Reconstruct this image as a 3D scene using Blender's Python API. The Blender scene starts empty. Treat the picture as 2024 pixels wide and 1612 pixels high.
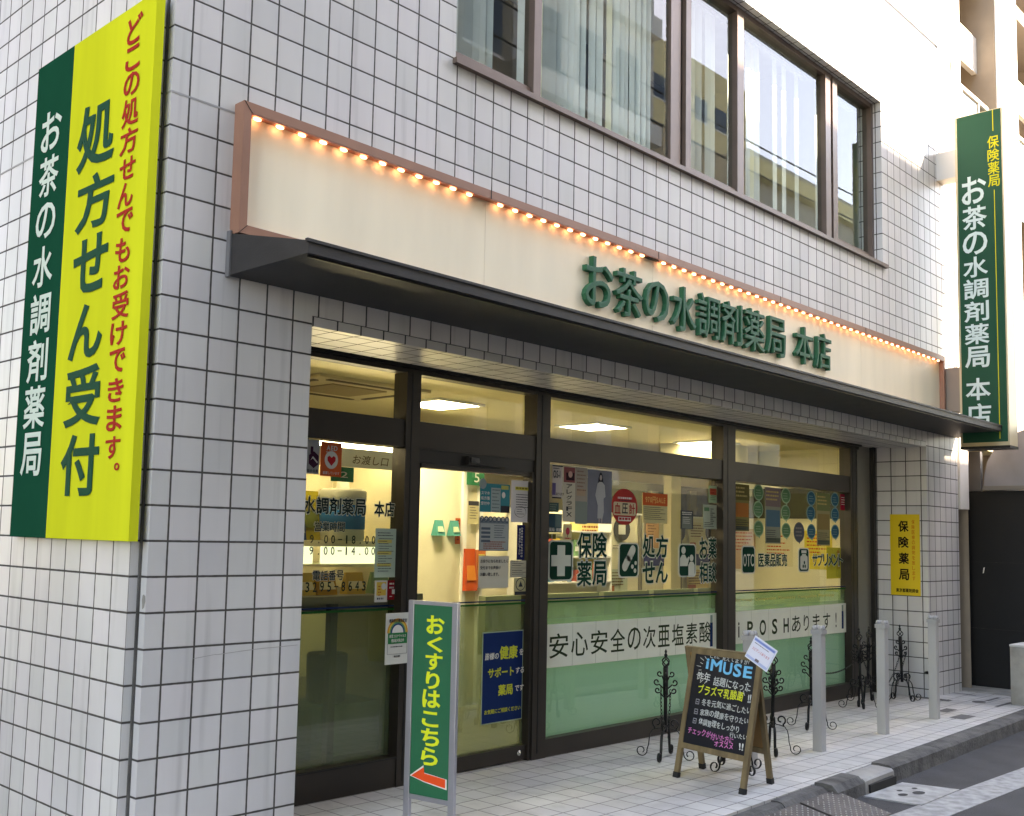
import bpy, math, random
import numpy as np
from mathutils import Vector, Matrix
random.seed(7)
S = 0.8                       # metres per model unit (a 160 mm wall tile is 0.2 units)
PI = math.pi
sc = bpy.context.scene
col = sc.collection

# ---------------------------------------------------------------- materials
_mats = {}
def lin(c):
    c = c / 255.0
    return c / 12.92 if c <= 0.04045 else ((c + 0.055) / 1.055) ** 2.4
def rgb(r, g, b): return (lin(r), lin(g), lin(b), 1)

def mat(name, color, rough=0.6, metal=0.0, noise=0.0, nscale=6.0, bump=0.0, bscale=40.0, spec=0.5, stretch=(1, 1, 1)):
    if name in _mats: return _mats[name]
    m = bpy.data.materials.new(name); m.use_nodes = True
    nt = m.node_tree; b = nt.nodes['Principled BSDF']
    b.inputs['Base Color'].default_value = color
    b.inputs['Roughness'].default_value = rough
    b.inputs['Metallic'].default_value = metal
    b.inputs['Specular IOR Level'].default_value = spec
    if noise or bump:
        tc = nt.nodes.new('ShaderNodeTexCoord'); mp = nt.nodes.new('ShaderNodeMapping')
        mp.inputs['Scale'].default_value = stretch
        nt.links.new(tc.outputs['Object'], mp.inputs['Vector'])
    if noise:
        n = nt.nodes.new('ShaderNodeTexNoise'); n.inputs['Scale'].default_value = nscale; n.inputs['Detail'].default_value = 5
        nt.links.new(mp.outputs[0], n.inputs['Vector'])
        mr = nt.nodes.new('ShaderNodeMapRange'); mr.inputs[1].default_value = .3; mr.inputs[2].default_value = .7
        mr.inputs[3].default_value = 1 - noise; mr.inputs[4].default_value = 1 + noise * .5
        nt.links.new(n.outputs[0], mr.inputs[0])
        mx = nt.nodes.new('ShaderNodeVectorMath'); mx.operation = 'SCALE'; mx.inputs[0].default_value = color[:3]
        nt.links.new(mr.outputs[0], mx.inputs['Scale']); nt.links.new(mx.outputs[0], b.inputs['Base Color'])
    if bump:
        n2 = nt.nodes.new('ShaderNodeTexNoise'); n2.inputs['Scale'].default_value = bscale; n2.inputs['Detail'].default_value = 4
        nt.links.new(mp.outputs[0], n2.inputs['Vector'])
        bp = nt.nodes.new('ShaderNodeBump'); bp.inputs['Strength'].default_value = bump; bp.inputs['Distance'].default_value = .01
        nt.links.new(n2.outputs[0], bp.inputs['Height']); nt.links.new(bp.outputs[0], b.inputs['Normal'])
    _mats[name] = m
    return m

def emit(name, color, strength):
    if name in _mats: return _mats[name]
    m = bpy.data.materials.new(name); m.use_nodes = True; nt = m.node_tree
    b = nt.nodes['Principled BSDF']
    b.inputs['Base Color'].default_value = color
    b.inputs['Emission Color'].default_value = color
    b.inputs['Emission Strength'].default_value = strength
    _mats[name] = m
    return m

def paint(r, g, b, rough=0.55):
    return mat('paint_%d_%d_%d' % (r, g, b), rgb(r, g, b), max(rough, .7), spec=.04)

def tile_mat(name, tile, grout, pitch=(.2, .2, .2), off=(0, .0768, 0), gw=.012, rough=.3, var=.06, dirt=.12, bump=.6, depth=.004, blotch=0.0, streak=0.0):
    """square tiles on any axis-aligned face: joints every `pitch` units, each tile with its own slight tone"""
    m = bpy.data.materials.new(name); m.use_nodes = True; nt = m.node_tree; N = nt.nodes; L = nt.links
    b = N['Principled BSDF']
    tc = N.new('ShaderNodeTexCoord')
    def math_(op, a, c=None, d=None):
        n = N.new('ShaderNodeMath'); n.operation = op
        for i, v in enumerate((a, c, d)):
            if v is None: continue
            if isinstance(v, (int, float)): n.inputs[i].default_value = v
            else: L.new(v, n.inputs[i])
        return n.outputs[0]
    sp = N.new('ShaderNodeSeparateXYZ'); L.new(tc.outputs['Object'], sp.inputs[0])
    sn = N.new('ShaderNodeSeparateXYZ'); L.new(tc.outputs['Normal'], sn.inputs[0])
    ds, fl = [], []
    for k in range(3):
        p = math_('DIVIDE', math_('SUBTRACT', sp.outputs[k], off[k] * S), pitch[k] * S)
        f = math_('FRACT', p)
        d = math_('MULTIPLY', math_('MINIMUM', f, math_('SUBTRACT', 1.0, f)), pitch[k])
        # faces looking along this axis ignore its joints
        d = math_('ADD', d, math_('MULTIPLY', math_('GREATER_THAN', math_('ABSOLUTE', sn.outputs[k]), .7), 1.0))
        ds.append(d)
        fl.append(math_('MULTIPLY', math_('FLOOR', p), math_('LESS_THAN', math_('ABSOLUTE', sn.outputs[k]), .7)))
    d = math_('MINIMUM', math_('MINIMUM', ds[0], ds[1]), ds[2])
    # slightly wobbly joint edge
    nz = N.new('ShaderNodeTexNoise'); nz.inputs['Scale'].default_value = 25; L.new(tc.outputs['Object'], nz.inputs['Vector'])
    d = math_('ADD', d, math_('MULTIPLY', math_('SUBTRACT', nz.outputs[0], .5), .003))
    mr = N.new('ShaderNodeMapRange'); mr.interpolation_type = 'SMOOTHSTEP'
    mr.inputs[1].default_value = gw * .36; mr.inputs[2].default_value = gw * .64
    L.new(d, mr.inputs[0])
    cv = N.new('ShaderNodeCombineXYZ')
    for k in range(3): L.new(fl[k], cv.inputs[k])
    wn = N.new('ShaderNodeTexWhiteNoise'); L.new(cv.outputs[0], wn.inputs['Vector'])
    v1 = math_('MULTIPLY_ADD', wn.outputs['Value'], var * 2, 1 - var * 1.3)
    # large soft dirt, streaky downwards
    mp = N.new('ShaderNodeMapping'); mp.inputs['Scale'].default_value = (1.6, 1.6, .45); L.new(tc.outputs['Object'], mp.inputs['Vector'])
    n1 = N.new('ShaderNodeTexNoise'); n1.inputs['Scale'].default_value = 1.3; n1.inputs['Detail'].default_value = 6; L.new(mp.outputs[0], n1.inputs['Vector'])
    r1 = N.new('ShaderNodeMapRange'); r1.inputs[1].default_value = .35; r1.inputs[2].default_value = .72; r1.inputs[3].default_value = 1; r1.inputs[4].default_value = 1 - dirt
    L.new(n1.outputs[0], r1.inputs[0])
    v = math_('MULTIPLY', v1, r1.outputs[0])
    if streak:
        mp2 = N.new('ShaderNodeMapping'); mp2.inputs['Scale'].default_value = (9, 9, .35); L.new(tc.outputs['Object'], mp2.inputs['Vector'])
        n4 = N.new('ShaderNodeTexNoise'); n4.inputs['Scale'].default_value = 1.6; n4.inputs['Detail'].default_value = 4; L.new(mp2.outputs[0], n4.inputs['Vector'])
        r4 = N.new('ShaderNodeMapRange'); r4.inputs[1].default_value = .56; r4.inputs[2].default_value = .8; r4.inputs[3].default_value = 1; r4.inputs[4].default_value = 1 - streak * 2
        L.new(n4.outputs[0], r4.inputs[0]); v = math_('MULTIPLY', v, r4.outputs[0])
    if blotch:
        n3 = N.new('ShaderNodeTexNoise'); n3.inputs['Scale'].default_value = 5; n3.inputs['Detail'].default_value = 8; n3.inputs['Roughness'].default_value = .7
        L.new(tc.outputs['Object'], n3.inputs['Vector'])
        r3 = N.new('ShaderNodeMapRange'); r3.inputs[1].default_value = .5; r3.inputs[2].default_value = .75; r3.inputs[3].default_value = 1; r3.inputs[4].default_value = 1 - blotch
        L.new(n3.outputs[0], r3.inputs[0]); v = math_('MULTIPLY', v, r3.outputs[0])
    sc_ = N.new('ShaderNodeVectorMath'); sc_.operation = 'SCALE'; sc_.inputs[0].default_value = tile[:3]; L.new(v, sc_.inputs['Scale'])
    # tint each tile a little warm or cool
    wc = N.new('ShaderNodeMix'); wc.data_type = 'RGBA'; wc.blend_type = 'MULTIPLY'; wc.inputs[0].default_value = var * .45
    L.new(sc_.outputs[0], wc.inputs[6]); L.new(wn.outputs['Color'], wc.inputs[7])
    mx = N.new('ShaderNodeMix'); mx.data_type = 'RGBA'
    L.new(mr.outputs[0], mx.inputs[0]); mx.inputs[6].default_value = grout; L.new(wc.outputs[2], mx.inputs[7])
    L.new(mx.outputs[2], b.inputs['Base Color'])
    rr = N.new('ShaderNodeMapRange'); rr.inputs[3].default_value = .9; rr.inputs[4].default_value = rough
    L.new(mr.outputs[0], rr.inputs[0]); L.new(rr.outputs[0], b.inputs['Roughness'])
    # each tile sits at a very slightly different angle and the joints are recessed
    n2 = N.new('ShaderNodeTexNoise'); n2.inputs['Scale'].default_value = 3.5; n2.inputs['Detail'].default_value = 2; L.new(tc.outputs['Object'], n2.inputs['Vector'])
    h = math_('ADD', mr.outputs[0], math_('MULTIPLY', n2.outputs[0], .5))
    bp = N.new('ShaderNodeBump'); bp.inputs['Strength'].default_value = bump; bp.inputs['Distance'].default_value = depth
    L.new(h, bp.inputs['Height']); L.new(bp.outputs[0], b.inputs['Normal'])
    _mats[name] = m
    return m

def glass_mat(name, refl=.08, tint=(1, 1, 1, 1), rough=0.0, ior=1.5, boost=1.0, color=(1, 1, 1, 1)):
    if name in _mats: return _mats[name]
    m = bpy.data.materials.new(name); m.use_nodes = True; nt = m.node_tree; N = nt.nodes; L = nt.links
    N.remove(N['Principled BSDF'])
    tr = N.new('ShaderNodeBsdfTransparent'); tr.inputs[0].default_value = tint
    gl = N.new('ShaderNodeBsdfGlossy'); gl.inputs['Roughness'].default_value = rough; gl.inputs[0].default_value = color
    fr = N.new('ShaderNodeFresnel'); fr.inputs[0].default_value = ior
    ma = N.new('ShaderNodeMath'); ma.operation = 'MULTIPLY_ADD'; ma.inputs[1].default_value = boost; ma.inputs[2].default_value = refl; ma.use_clamp = True
    L.new(fr.outputs[0], ma.inputs[0])
    # a thin pane: only the face turned to the viewer mirrors, the far side lets light through
    ge = N.new('ShaderNodeNewGeometry'); iv = N.new('ShaderNodeMath'); iv.operation = 'SUBTRACT'; iv.inputs[0].default_value = 1; L.new(ge.outputs['Backfacing'], iv.inputs[1])
    mu = N.new('ShaderNodeMath'); mu.operation = 'MULTIPLY'; L.new(ma.outputs[0], mu.inputs[0]); L.new(iv.outputs[0], mu.inputs[1])
    mx = N.new('ShaderNodeMixShader'); L.new(mu.outputs[0], mx.inputs[0]); L.new(tr.outputs[0], mx.inputs[1]); L.new(gl.outputs[0], mx.inputs[2])
    L.new(mx.outputs[0], N['Material Output'].inputs[0])
    _mats[name] = m
    return m

def film_mat(name, color, trans, alpha, tint):
    """printed frosted film: part see-through, part white-green diffuser"""
    m = bpy.data.materials.new(name); m.use_nodes = True; nt = m.node_tree; N = nt.nodes; L = nt.links
    N.remove(N['Principled BSDF'])
    tr = N.new('ShaderNodeBsdfTransparent'); tr.inputs[0].default_value = tint
    tl = N.new('ShaderNodeBsdfTranslucent'); tl.inputs[0].default_value = color
    df = N.new('ShaderNodeBsdfDiffuse'); df.inputs[0].default_value = color
    m1 = N.new('ShaderNodeMixShader'); m1.inputs[0].default_value = trans; L.new(df.outputs[0], m1.inputs[1]); L.new(tl.outputs[0], m1.inputs[2])
    m2 = N.new('ShaderNodeMixShader'); L.new(tr.outputs[0], m2.inputs[1]); L.new(m1.outputs[0], m2.inputs[2])
    # the printed tint grows denser towards the sill
    tc = N.new('ShaderNodeTexCoord'); sp = N.new('ShaderNodeSeparateXYZ'); L.new(tc.outputs['Object'], sp.inputs[0])
    mr = N.new('ShaderNodeMapRange'); mr.inputs[1].default_value = 1.48 * S; mr.inputs[2].default_value = .80 * S
    mr.inputs[3].default_value = alpha[0]; mr.inputs[4].default_value = alpha[1]; L.new(sp.outputs[2], mr.inputs[0]); L.new(mr.outputs[0], m2.inputs[0])
    L.new(m2.outputs[0], N['Material Output'].inputs[0])
    _mats[name] = m
    return m

TILE = tile_mat('white_wall_tile', (.68, .67, .665, 1), (.066, .060, .054, 1), rough=.4, var=.055, dirt=.18, streak=.12)
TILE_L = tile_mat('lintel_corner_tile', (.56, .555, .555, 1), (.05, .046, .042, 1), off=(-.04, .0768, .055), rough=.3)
PAVE = tile_mat('pavement_tile', (.58, .565, .54, 1), (.17, .16, .15, 1), pitch=(.205, .217, 5), off=(.127, .017, -2), gw=.0095, rough=.55, var=.06, dirt=.2, bump=.4, depth=.003, blotch=.28)
FRAME = mat('dark_bronze_frame', rgb(52, 46, 40), .38, .35, noise=.15, nscale=3, spec=.5)
FRAME2 = mat('black_steel', rgb(30, 28, 27), .4, .3)
WFRAME = mat('bronze_window_frame', rgb(112, 96, 88), .4, .3, noise=.1)
CANOPY = mat('charcoal_painted_steel', rgb(54, 52, 52), .6, .1, noise=.25, nscale=5, bump=.1, bscale=60, stretch=(1, 1, 3))
BROWN = mat('terracotta_painted_frame', rgb(160, 116, 96), .45, .1, noise=.12, nscale=4)
CREAM = mat('cream_sign_panel', rgb(248, 238, 212), .45, noise=.09, nscale=2.2, stretch=(1.5, 1, .3))
GREEN3D = mat('green_letter_paint', rgb(38, 98, 72), .5, spec=.2)
IWALL = mat('cream_interior_wall', rgb(232, 225, 198), .7, noise=.04)
ICEIL = mat('cream_ceiling', rgb(226, 216, 176), .8, noise=.03)
IFLOOR = mat('beige_interior_floor', rgb(150, 140, 112), .35, noise=.1)
WHITE = mat('white_paint', rgb(236, 236, 232), .5, noise=.05)
CONC = mat('rough_concrete', (.32, .31, .28, 1), .9, noise=.3, nscale=5, bump=.5, bscale=30)
KERB = mat('kerb_concrete', (.11, .106, .10, 1), .95, noise=.5, nscale=7, bump=.9, bscale=45)
GLASS = glass_mat('shop_glass', .015, (.93, .97, .92, 1), 0, 1.5, .9)
UGLASS = glass_mat('reflective_window_glass', .02, (.88, .92, .90, 1), 0, 1.5, .62, (.92, .96, 1, 1))
BLACKM = mat('wrought_iron_black', rgb(22, 22, 22), .4, .4, bump=.2, bscale=90)

# ---------------------------------------------------------------- mesh helper
class MB:
    def __init__(s): s.v = []; s.f = []; s.m = []; s.mats = []; s.sm = []
    def slot(s, m):
        if m not in s.mats: s.mats.append(m)
        return s.mats.index(m)
    def add(s, vs, fs, m, smooth=False):
        k = len(s.v); i = s.slot(m)
        s.v += [tuple(p) for p in vs]
        for f in fs: s.f.append([k + j for j in f]); s.m.append(i); s.sm.append(smooth)
    def box(s, x0, x1, y0, y1, z0, z1, m, skip=''):
        v = [(x, y, z) for z in (z0, z1) for y in (y0, y1) for x in (x0, x1)]
        f = dict(b=(0, 2, 3, 1), t=(4, 5, 7, 6), f=(0, 1, 5, 4), k=(2, 6, 7, 3), l=(0, 4, 6, 2), r=(1, 3, 7, 5))
        s.add(v, [f[k] for k in f if k not in skip], m)
    def hexa(s, p, m):   # 8 points: bottom ring 0-3 then top ring 4-7, counter-clockwise
        s.add(p, [(3, 2, 1, 0), (4, 5, 6, 7), (0, 1, 5, 4), (1, 2, 6, 5), (2, 3, 7, 6), (3, 0, 4, 7)], m)
    def prism(s, pts, fr, t, m, mside=None):
        """polygon (u,v) in frame fr=(origin,eu,ev,en), thickness t along en"""
        o, eu, ev, en = [Vector(q) for q in fr]; n = len(pts)
        a = [o + eu * u + ev * v for u, v in pts]; b = [p + en * t for p in a]
        s.add(a + b, [tuple(range(n))[::-1], tuple(range(n, 2 * n))], m)
        s.add(a + b, [(i, (i + 1) % n, n + (i + 1) % n, n + i) for i in range(n)], mside or m)
    def tube(s, path, r, m, n=8, closed=False, flat=None, smooth=True):
        path = [Vector(p) for p in path]; N = len(path)
        rs = r if isinstance(r, (list, tuple)) else [r] * N
        ring = []
        prev = None
        for i, p in enumerate(path):
            if closed: t = path[(i + 1) % N] - path[i - 1]
            else: t = path[min(i + 1, N - 1)] - path[max(i - 1, 0)]
            t.normalize()
            if prev is None:
                ref = Vector(flat) if flat is not None else (Vector((0, 0, 1)) if abs(t.z) < .9 else Vector((1, 0, 0)))
                a = ref - t * ref.dot(t); a.normalize()
            else:
                a = prev - t * prev.dot(t); a.normalize()
            prev = a; b = t.cross(a)
            for k in range(n):
                an = 2 * PI * k / n + (PI / 4 if n == 4 else 0)
                w = .35 if (flat is not None) else 1
                ring.append(p + a * math.cos(an) * rs[i] + b * math.sin(an) * rs[i] * w)
        fs = []
        for i in range(N if closed else N - 1):
            j = (i + 1) % N
            for k in range(n): fs.append((i * n + k, i * n + (k + 1) % n, j * n + (k + 1) % n, j * n + k))
        if not closed: fs += [tuple(range(n))[::-1], tuple((N - 1) * n + k for k in range(n))]
        s.add(ring, fs, m, smooth and n > 4)
    def lathe(s, prof, c, m, n=20, smooth=True):
        c = Vector(c); vs = []
        for r, z in prof:
            for k in range(n): vs.append(c + Vector((r * math.cos(2 * PI * k / n), r * math.sin(2 * PI * k / n), z)))
        fs = [(i * n + k, i * n + (k + 1) % n, (i + 1) * n + (k + 1) % n, (i + 1) * n + k) for i in range(len(prof) - 1) for k in range(n)]
        fs += [tuple(range(n))[::-1], tuple((len(prof) - 1) * n + k for k in range(n))]
        s.add(vs, fs, m, smooth)
    def build(s, name, parent=None, bevel=0):
        loc = Vector(parent['_loc']) if parent is not None and '_loc' in parent else Vector((0, 0, 0))
        me = bpy.data.meshes.new(name)
        me.from_pydata([((p[0] - loc.x) * S, (p[1] - loc.y) * S, (p[2] - loc.z) * S) for p in s.v], [], s.f)
        for m in s.mats: me.materials.append(m)
        me.polygons.foreach_set('material_index', s.m); me.polygons.foreach_set('use_smooth', s.sm)
        me.update()
        o = bpy.data.objects.new(name, me); col.objects.link(o)
        if parent is not None:
            p = parent
            o.parent = p
            if '_loc' in p: o['_loc'] = tuple(loc)
        if bevel:
            b = o.modifiers.new('edge', 'BEVEL'); b.width = bevel * S; b.segments = 2; b.limit_method = 'ANGLE'; b.angle_limit = .7
        return o

def thing(name, label, cat, loc=(0, 0, 0), group=None):
    o = bpy.data.objects.new(name, None); col.objects.link(o)
    o.location = Vector(loc) * S; o['_loc'] = tuple(float(q) for q in loc)
    o['label'] = label; o['category'] = cat
    if group: o['group'] = group
    o.empty_display_size = .1
    return o
def tag(o, label, cat, group=None):
    o['label'] = label; o['category'] = cat
    if group: o['group'] = group
    return o
def structure(o): o['kind'] = 'structure'; return o
def kids(o): return [c for c in bpy.data.objects if c.parent == o]
def copy_tree(o, parent=None):
    c = o.copy(); col.objects.link(c); c.parent = parent
    for ch in kids(o): copy_tree(ch, c)
    return c

# ---------------------------------------------------------------- lettering
_gl = {}
def glyph(ch, bold=0.0, ext=0.0):
    """a character as a mesh; bold swells the outline, ext > 0 makes it a solid block (z from -1 to 1)"""
    k = (ch, round(bold, 3), ext > 0)
    if k not in _gl:
        c = bpy.data.curves.new('glyph', 'FONT'); c.body = ch; c.resolution_u = 3; c.size = 1
        c.bevel_depth = max(bold, 0); c.bevel_resolution = 0; c.extrude = .08 if ext else 0.0
        o = bpy.data.objects.new('glyph', c); col.objects.link(o)
        bpy.context.view_layer.update()
        me = bpy.data.meshes.new_from_object(o.evaluated_get(bpy.context.evaluated_depsgraph_get()))
        zm = max([abs(v.co.z) for v in me.vertices] + [1e-6])
        flat = not ext
        fs = [tuple(p.vertices) for p in me.polygons if not flat or bold == 0 or min(me.vertices[i].co.z for i in p.vertices) > -1e-5]
        vs = [(v.co.x, v.co.y, v.co.z / zm if zm > 1e-5 else 0) for v in me.vertices]
        _gl[k] = (vs, fs)
        bpy.data.objects.remove(o); bpy.data.meshes.remove(me); bpy.data.curves.remove(c)
    return _gl[k]
def bbox(vs): return min(v[0] for v in vs), max(v[0] for v in vs), min(v[1] for v in vs), max(v[1] for v in vs)
def put_char(mb, ch, fr, u0, u1, v0, v1, m, bold=.02, depth=0.0, lift=.004, keep=False):
    """one character stretched into the box u0..u1, v0..v1 of frame fr"""
    vs, fs = glyph(ch, bold * .62, depth)
    if not vs: return
    a, b, c, d = bbox(vs)
    su = (u1 - u0) / max(b - a, 1e-6); sv = (v1 - v0) / max(d - c, 1e-6)
    if keep: su = sv = min(su, sv)
    cu = (u0 + u1) / 2; cv = (v0 + v1) / 2
    o, eu, ev, en = [Vector(q) for q in fr]
    pts = [o + eu * (cu + (x - (a + b) / 2) * su) + ev * (cv + (y - (c + d) / 2) * sv) + en * (lift + (z + 1) * .5 * depth if depth else lift + z * .0008) for x, y, z in vs]
    mb.add(pts, fs, m)
def put_text(mb, s, fr, u, v, size, m, bold=.02, sx=1.0, pitch=1.0, lift=.004, slant=0.0, jit=0.0):
    """a horizontal line: baseline start (u,v), em size"""
    o, eu, ev, en = [Vector(q) for q in fr]
    x0 = u
    for ch in s:
        if ch == ' ': x0 += size * sx * .5 * pitch; continue
        vs, fs = glyph(ch, bold * .7, 0)
        if not vs: continue
        a, b, c, d = bbox(vs)
        wide = ord(ch) > 0x2000
        adv = (1.0 if wide else (b - a) + .12)
        dx = 0 if wide else -a + .06
        r = random.uniform(-jit, jit); dv = random.uniform(-jit, jit) * .3
        cr, sr = math.cos(r), math.sin(r)
        pts = []
        for x, y, z in vs:
            X = (x + dx - .5) ; Y = y - .35
            X, Y = X * cr - Y * sr, X * sr + Y * cr
            X += .5; Y += .35 + dv
            pts.append(o + eu * (x0 + (X + slant * Y) * size * sx) + ev * (v + Y * size) + en * (lift + z * .0008))
        mb.add(pts, fs, m)
        x0 += adv * size * sx * pitch
    return x0
def text_w(s, size, sx=1, pitch=1, bold=.02):
    w = 0
    for ch in s:
        if ch == ' ': w += .5; continue
        if ord(ch) > 0x2000: w += 1
        else:
            a, b, c, d = bbox(glyph(ch, bold, 0)[0]); w += b - a + .12
    return w * size * sx * pitch
def fit_text(mb, s, fr, u0, u1, v0, v1, m, bold=.02, lift=.004, slant=0):
    size = (v1 - v0) / .92
    w = text_w(s, size, 1, 1, bold)
    put_text(mb, s, fr, u0, v0 + size * .08, size, m, bold, sx=(u1 - u0) / w, lift=lift, slant=slant)
def XZ(y, x=0, z=0): return ((x, y, z), (1, 0, 0), (0, 0, 1), (0, -1, 0))      # faces the street
def YZ(x): return ((x, 0, 0), (0, -1, 0), (0, 0, 1), (-1, 0, 0))               # faces the side (u = -y)
def rect(mb, fr, u0, u1, v0, v1, m, lift=.003, t=.002):
    o, eu, ev, en = fr; o2 = Vector(o) + Vector(en) * lift
    mb.prism([(u0, v0), (u1, v0), (u1, v1), (u0, v1)], (o2, eu, ev, en), t, m)
def rrect(u0, u1, v0, v1, r, n=5):
    p = []
    for cx, cy, a0 in ((u1 - r, v1 - r, 0), (u0 + r, v1 - r, 90), (u0 + r, v0 + r, 180), (u1 - r, v0 + r, 270)):
        for k in range(n + 1):
            a = math.radians(a0 + 90 * k / n); p.append((cx + r * math.cos(a), cy + r * math.sin(a)))
    return p
def poly(mb, fr, pts, m, lift=.003, t=.002):
    o, eu, ev, en = fr
    mb.prism(pts, (Vector(o) + Vector(en) * lift, eu, ev, en), t, m)
def ell(cu, cv, ru, rv, n=24, a0=0, a1=360): return [(cu + ru * math.cos(math.radians(a0 + (a1 - a0) * k / n)), cv + rv * math.sin(math.radians(a0 + (a1 - a0) * k / n))) for k in range(n if a1 - a0 == 360 else n + 1)]
def lines(mb, fr, u0, u1, v1, dv, n, m, h=.012, jag=.35, lift=.004):
    """rows of tiny unreadable print"""
    for k in range(n):
        v = v1 - k * dv; e = u1 - (u1 - u0) * random.uniform(0, jag)
        x = u0
        while x < e:
            w = random.uniform(.6, 2.4) * h
            rect(mb, fr, x, min(x + w, e), v - h, v, m, lift, .0006); x += w + h * .5

INK = paint(60, 60, 64); PW = paint(214, 216, 210)
gz = lambda x: .17 - .008 * (x - 1.5)
exec_order = []
# ================================================================ THE BUILDING
B = thing('pharmacy_building', 'white tiled corner building with glazed pharmacy shopfront and dark canopy', 'building', (0, 0, 0))
mb = MB()
xs = [-.118, .95, 2.18, 9.82, 11.138, 12.27]
zs = [-.4, 3.455, 5.6, 7.72, 9.13]
def solid(i, j):
    x = (xs[i] + xs[i + 1]) / 2; z = (zs[j] + zs[j + 1]) / 2
    if z < 3.455 and .95 < x < 11.138: return False
    if 5.6 < z < 7.72 and 2.18 < x < 9.82: return False
    return True
for i in range(5):
    for j in range(4):
        if solid(i, j):
            dp = .3
            if i in (0,): dp = 1.0
            if i == 4: dp = .95
            sk = ''
            if i > 0 and solid(i - 1, j): sk += 'l'
            if i < 4 and solid(i + 1, j): sk += 'r'
            if j > 0 and solid(i, j - 1): sk += 'b'
            if j < 3 and solid(i, j + 1): sk += 't'
            mb.box(xs[i], xs[i + 1], 0, dp, zs[j], zs[j + 1], TILE, sk)
wall = mb.build('front_wall', B)
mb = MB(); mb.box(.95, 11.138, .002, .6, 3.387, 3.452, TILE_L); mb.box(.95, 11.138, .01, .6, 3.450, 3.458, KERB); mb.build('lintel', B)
mb = MB(); mb.box(.95, 11.138, .6, 1.0, 3.40, 3.60, TILE); mb.build('soffit', B)
# side wall with the rebated corner
mb = MB(); mb.box(-.183, -.118, .0768, 14, -.4, 12.6, TILE); mb.box(-.118, 0, 1.0, 14, 9.13, 12.6, TILE); mb.build('side_wall', B)
mb = MB(); mb.box(-.132, -.116, .062, .078, -.4, 12.6, KERB); mb.build('corner_joint', B)
# upper storey above the string course, set back with an end pier
mb = MB()
mb.box(-.118, 11.82, .012, .3, 9.20, 9.42, WHITE); mb.box(11.82, 12.35, 0, 1.0, 9.13, 15.5, WHITE)
mb.box(-.118, 11.82, .25, 14, 9.13, 9.2, WHITE)
mb.build('parapet', B)
mb = MB(); mb.box(-.1, 11.90, .02, .25, 9.13, 9.20, FRAME2); mb.build('parapet_groove', B)
mb = MB(); mb.box(-.118, 11.82, 1.25, 1.4, 9.2, 15.5, mat('grey_render', rgb(198, 196, 192), .8, noise=.08)); mb.box(-.118, 12.35, .0, 14, 15.5, 15.8, WHITE)
mb.build('set_back_wall', B)
mb = MB(); mb.box(-.118, 11.815, .08, 1.25, 10.9, 11.15, WHITE); mb.build('shade_slab', B)  # slab out of view, added to shade the set-back wall
# joint sealant strips
SEAL = mat('grey_sealant', rgb(160, 160, 160), .6, noise=.15)
mb = MB()
for q in ((3.193, 3.207, -.002, .01, 4.7, 5.57), (8.793, 8.807, -.002, .01, 4.7, 5.57), (-.118, .33, -.002, .01, 4.594, 4.606), (-.120, -.112, 0, .075, 4.594, 4.606), (-.185, -.181, .08, 6, 4.594, 4.606)):
    mb = MB(); mb.box(*q, SEAL); mb.build('sealant_joint', B)
# chipped corner tile and a scrape
mb = MB()
poly(mb, YZ(-.118), [(-.022 + a * .02, 1.665 + b * .032) for a, b in [(0, 1.2), (.8, .9), (1, 0), (.3, -1.1), (-.5, -1.4), (-.9, .2), (-.6, 1)]], CONC, .0005, .001)
mb.build('chipped_spot', B)
mb = MB()
pp = [(.2, 1.33), (.34, 1.345), (.36, 1.343), (.5, 1.352), (.66, 1.36), (.8, 1.362), (.93, 1.366)]
for (a, b), (c, d) in zip(pp, pp[1:]): poly(mb, XZ(0), [(a, b), (c, d), (c, d + .003), (a, b + .004)], mat('scuff', (.35, .34, .33, 1), .8), .0004, .0008)
mb.build('scuff_mark', B)
# ---- upper window
sill = MB(); sill.box(2.15, 9.90, -.045, .26, 5.555, 5.598, WFRAME); sill.build('window_sill', B)
uw = MB()
uw.box(2.181, 9.819, .11, .22, 7.66, 7.719, WFRAME); uw.box(2.181, 9.819, .11, .22, 5.600, 5.68, WFRAME)
uw.box(2.181, 2.24, .105, .22, 5.6, 7.71, WFRAME); uw.box(9.76, 9.819, .105, .22, 5.6, 7.71, WFRAME)
for a, b in ((3.18, 3.27), (5.23, 5.40), (5.45, 5.54), (6.43, 6.56), (8.47, 8.60), (8.66, 8.78)):
    uw.box(a, b, .10 if a != 5.23 else .13, .21, 5.65, 7.70, WFRAME)
uw.box(5.39, 5.46, .15, .2, 5.65, 7.7, FRAME2); uw.box(8.59, 8.67, .15, .2, 5.65, 7.7, FRAME2)
upper_frame = uw.build('window_frame', B)
panes = [(2.24, 3.18, 5.75), (3.27, 5.23, 5.68), (5.54, 6.43, 5.73), (6.56, 8.47, 5.72), (8.78, 9.76, 5.74)]
for a, b, z in panes:
    m_ = MB(); m_.box(a - .01, b + .01, .160, .166, z - .02, 7.68, UGLASS); p_ = m_.build('window_pane', B)
    f_ = MB()
    if z > 5.7: f_.box(a - .01, b + .01, .13, .18, 5.66, z, WFRAME); f_.build('sash_rail', B)
m_ = MB(); m_.box(3.9, 3.98, .08, .12, 5.60, 5.625, FRAME2); m_.build('window_catch', B)
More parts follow.
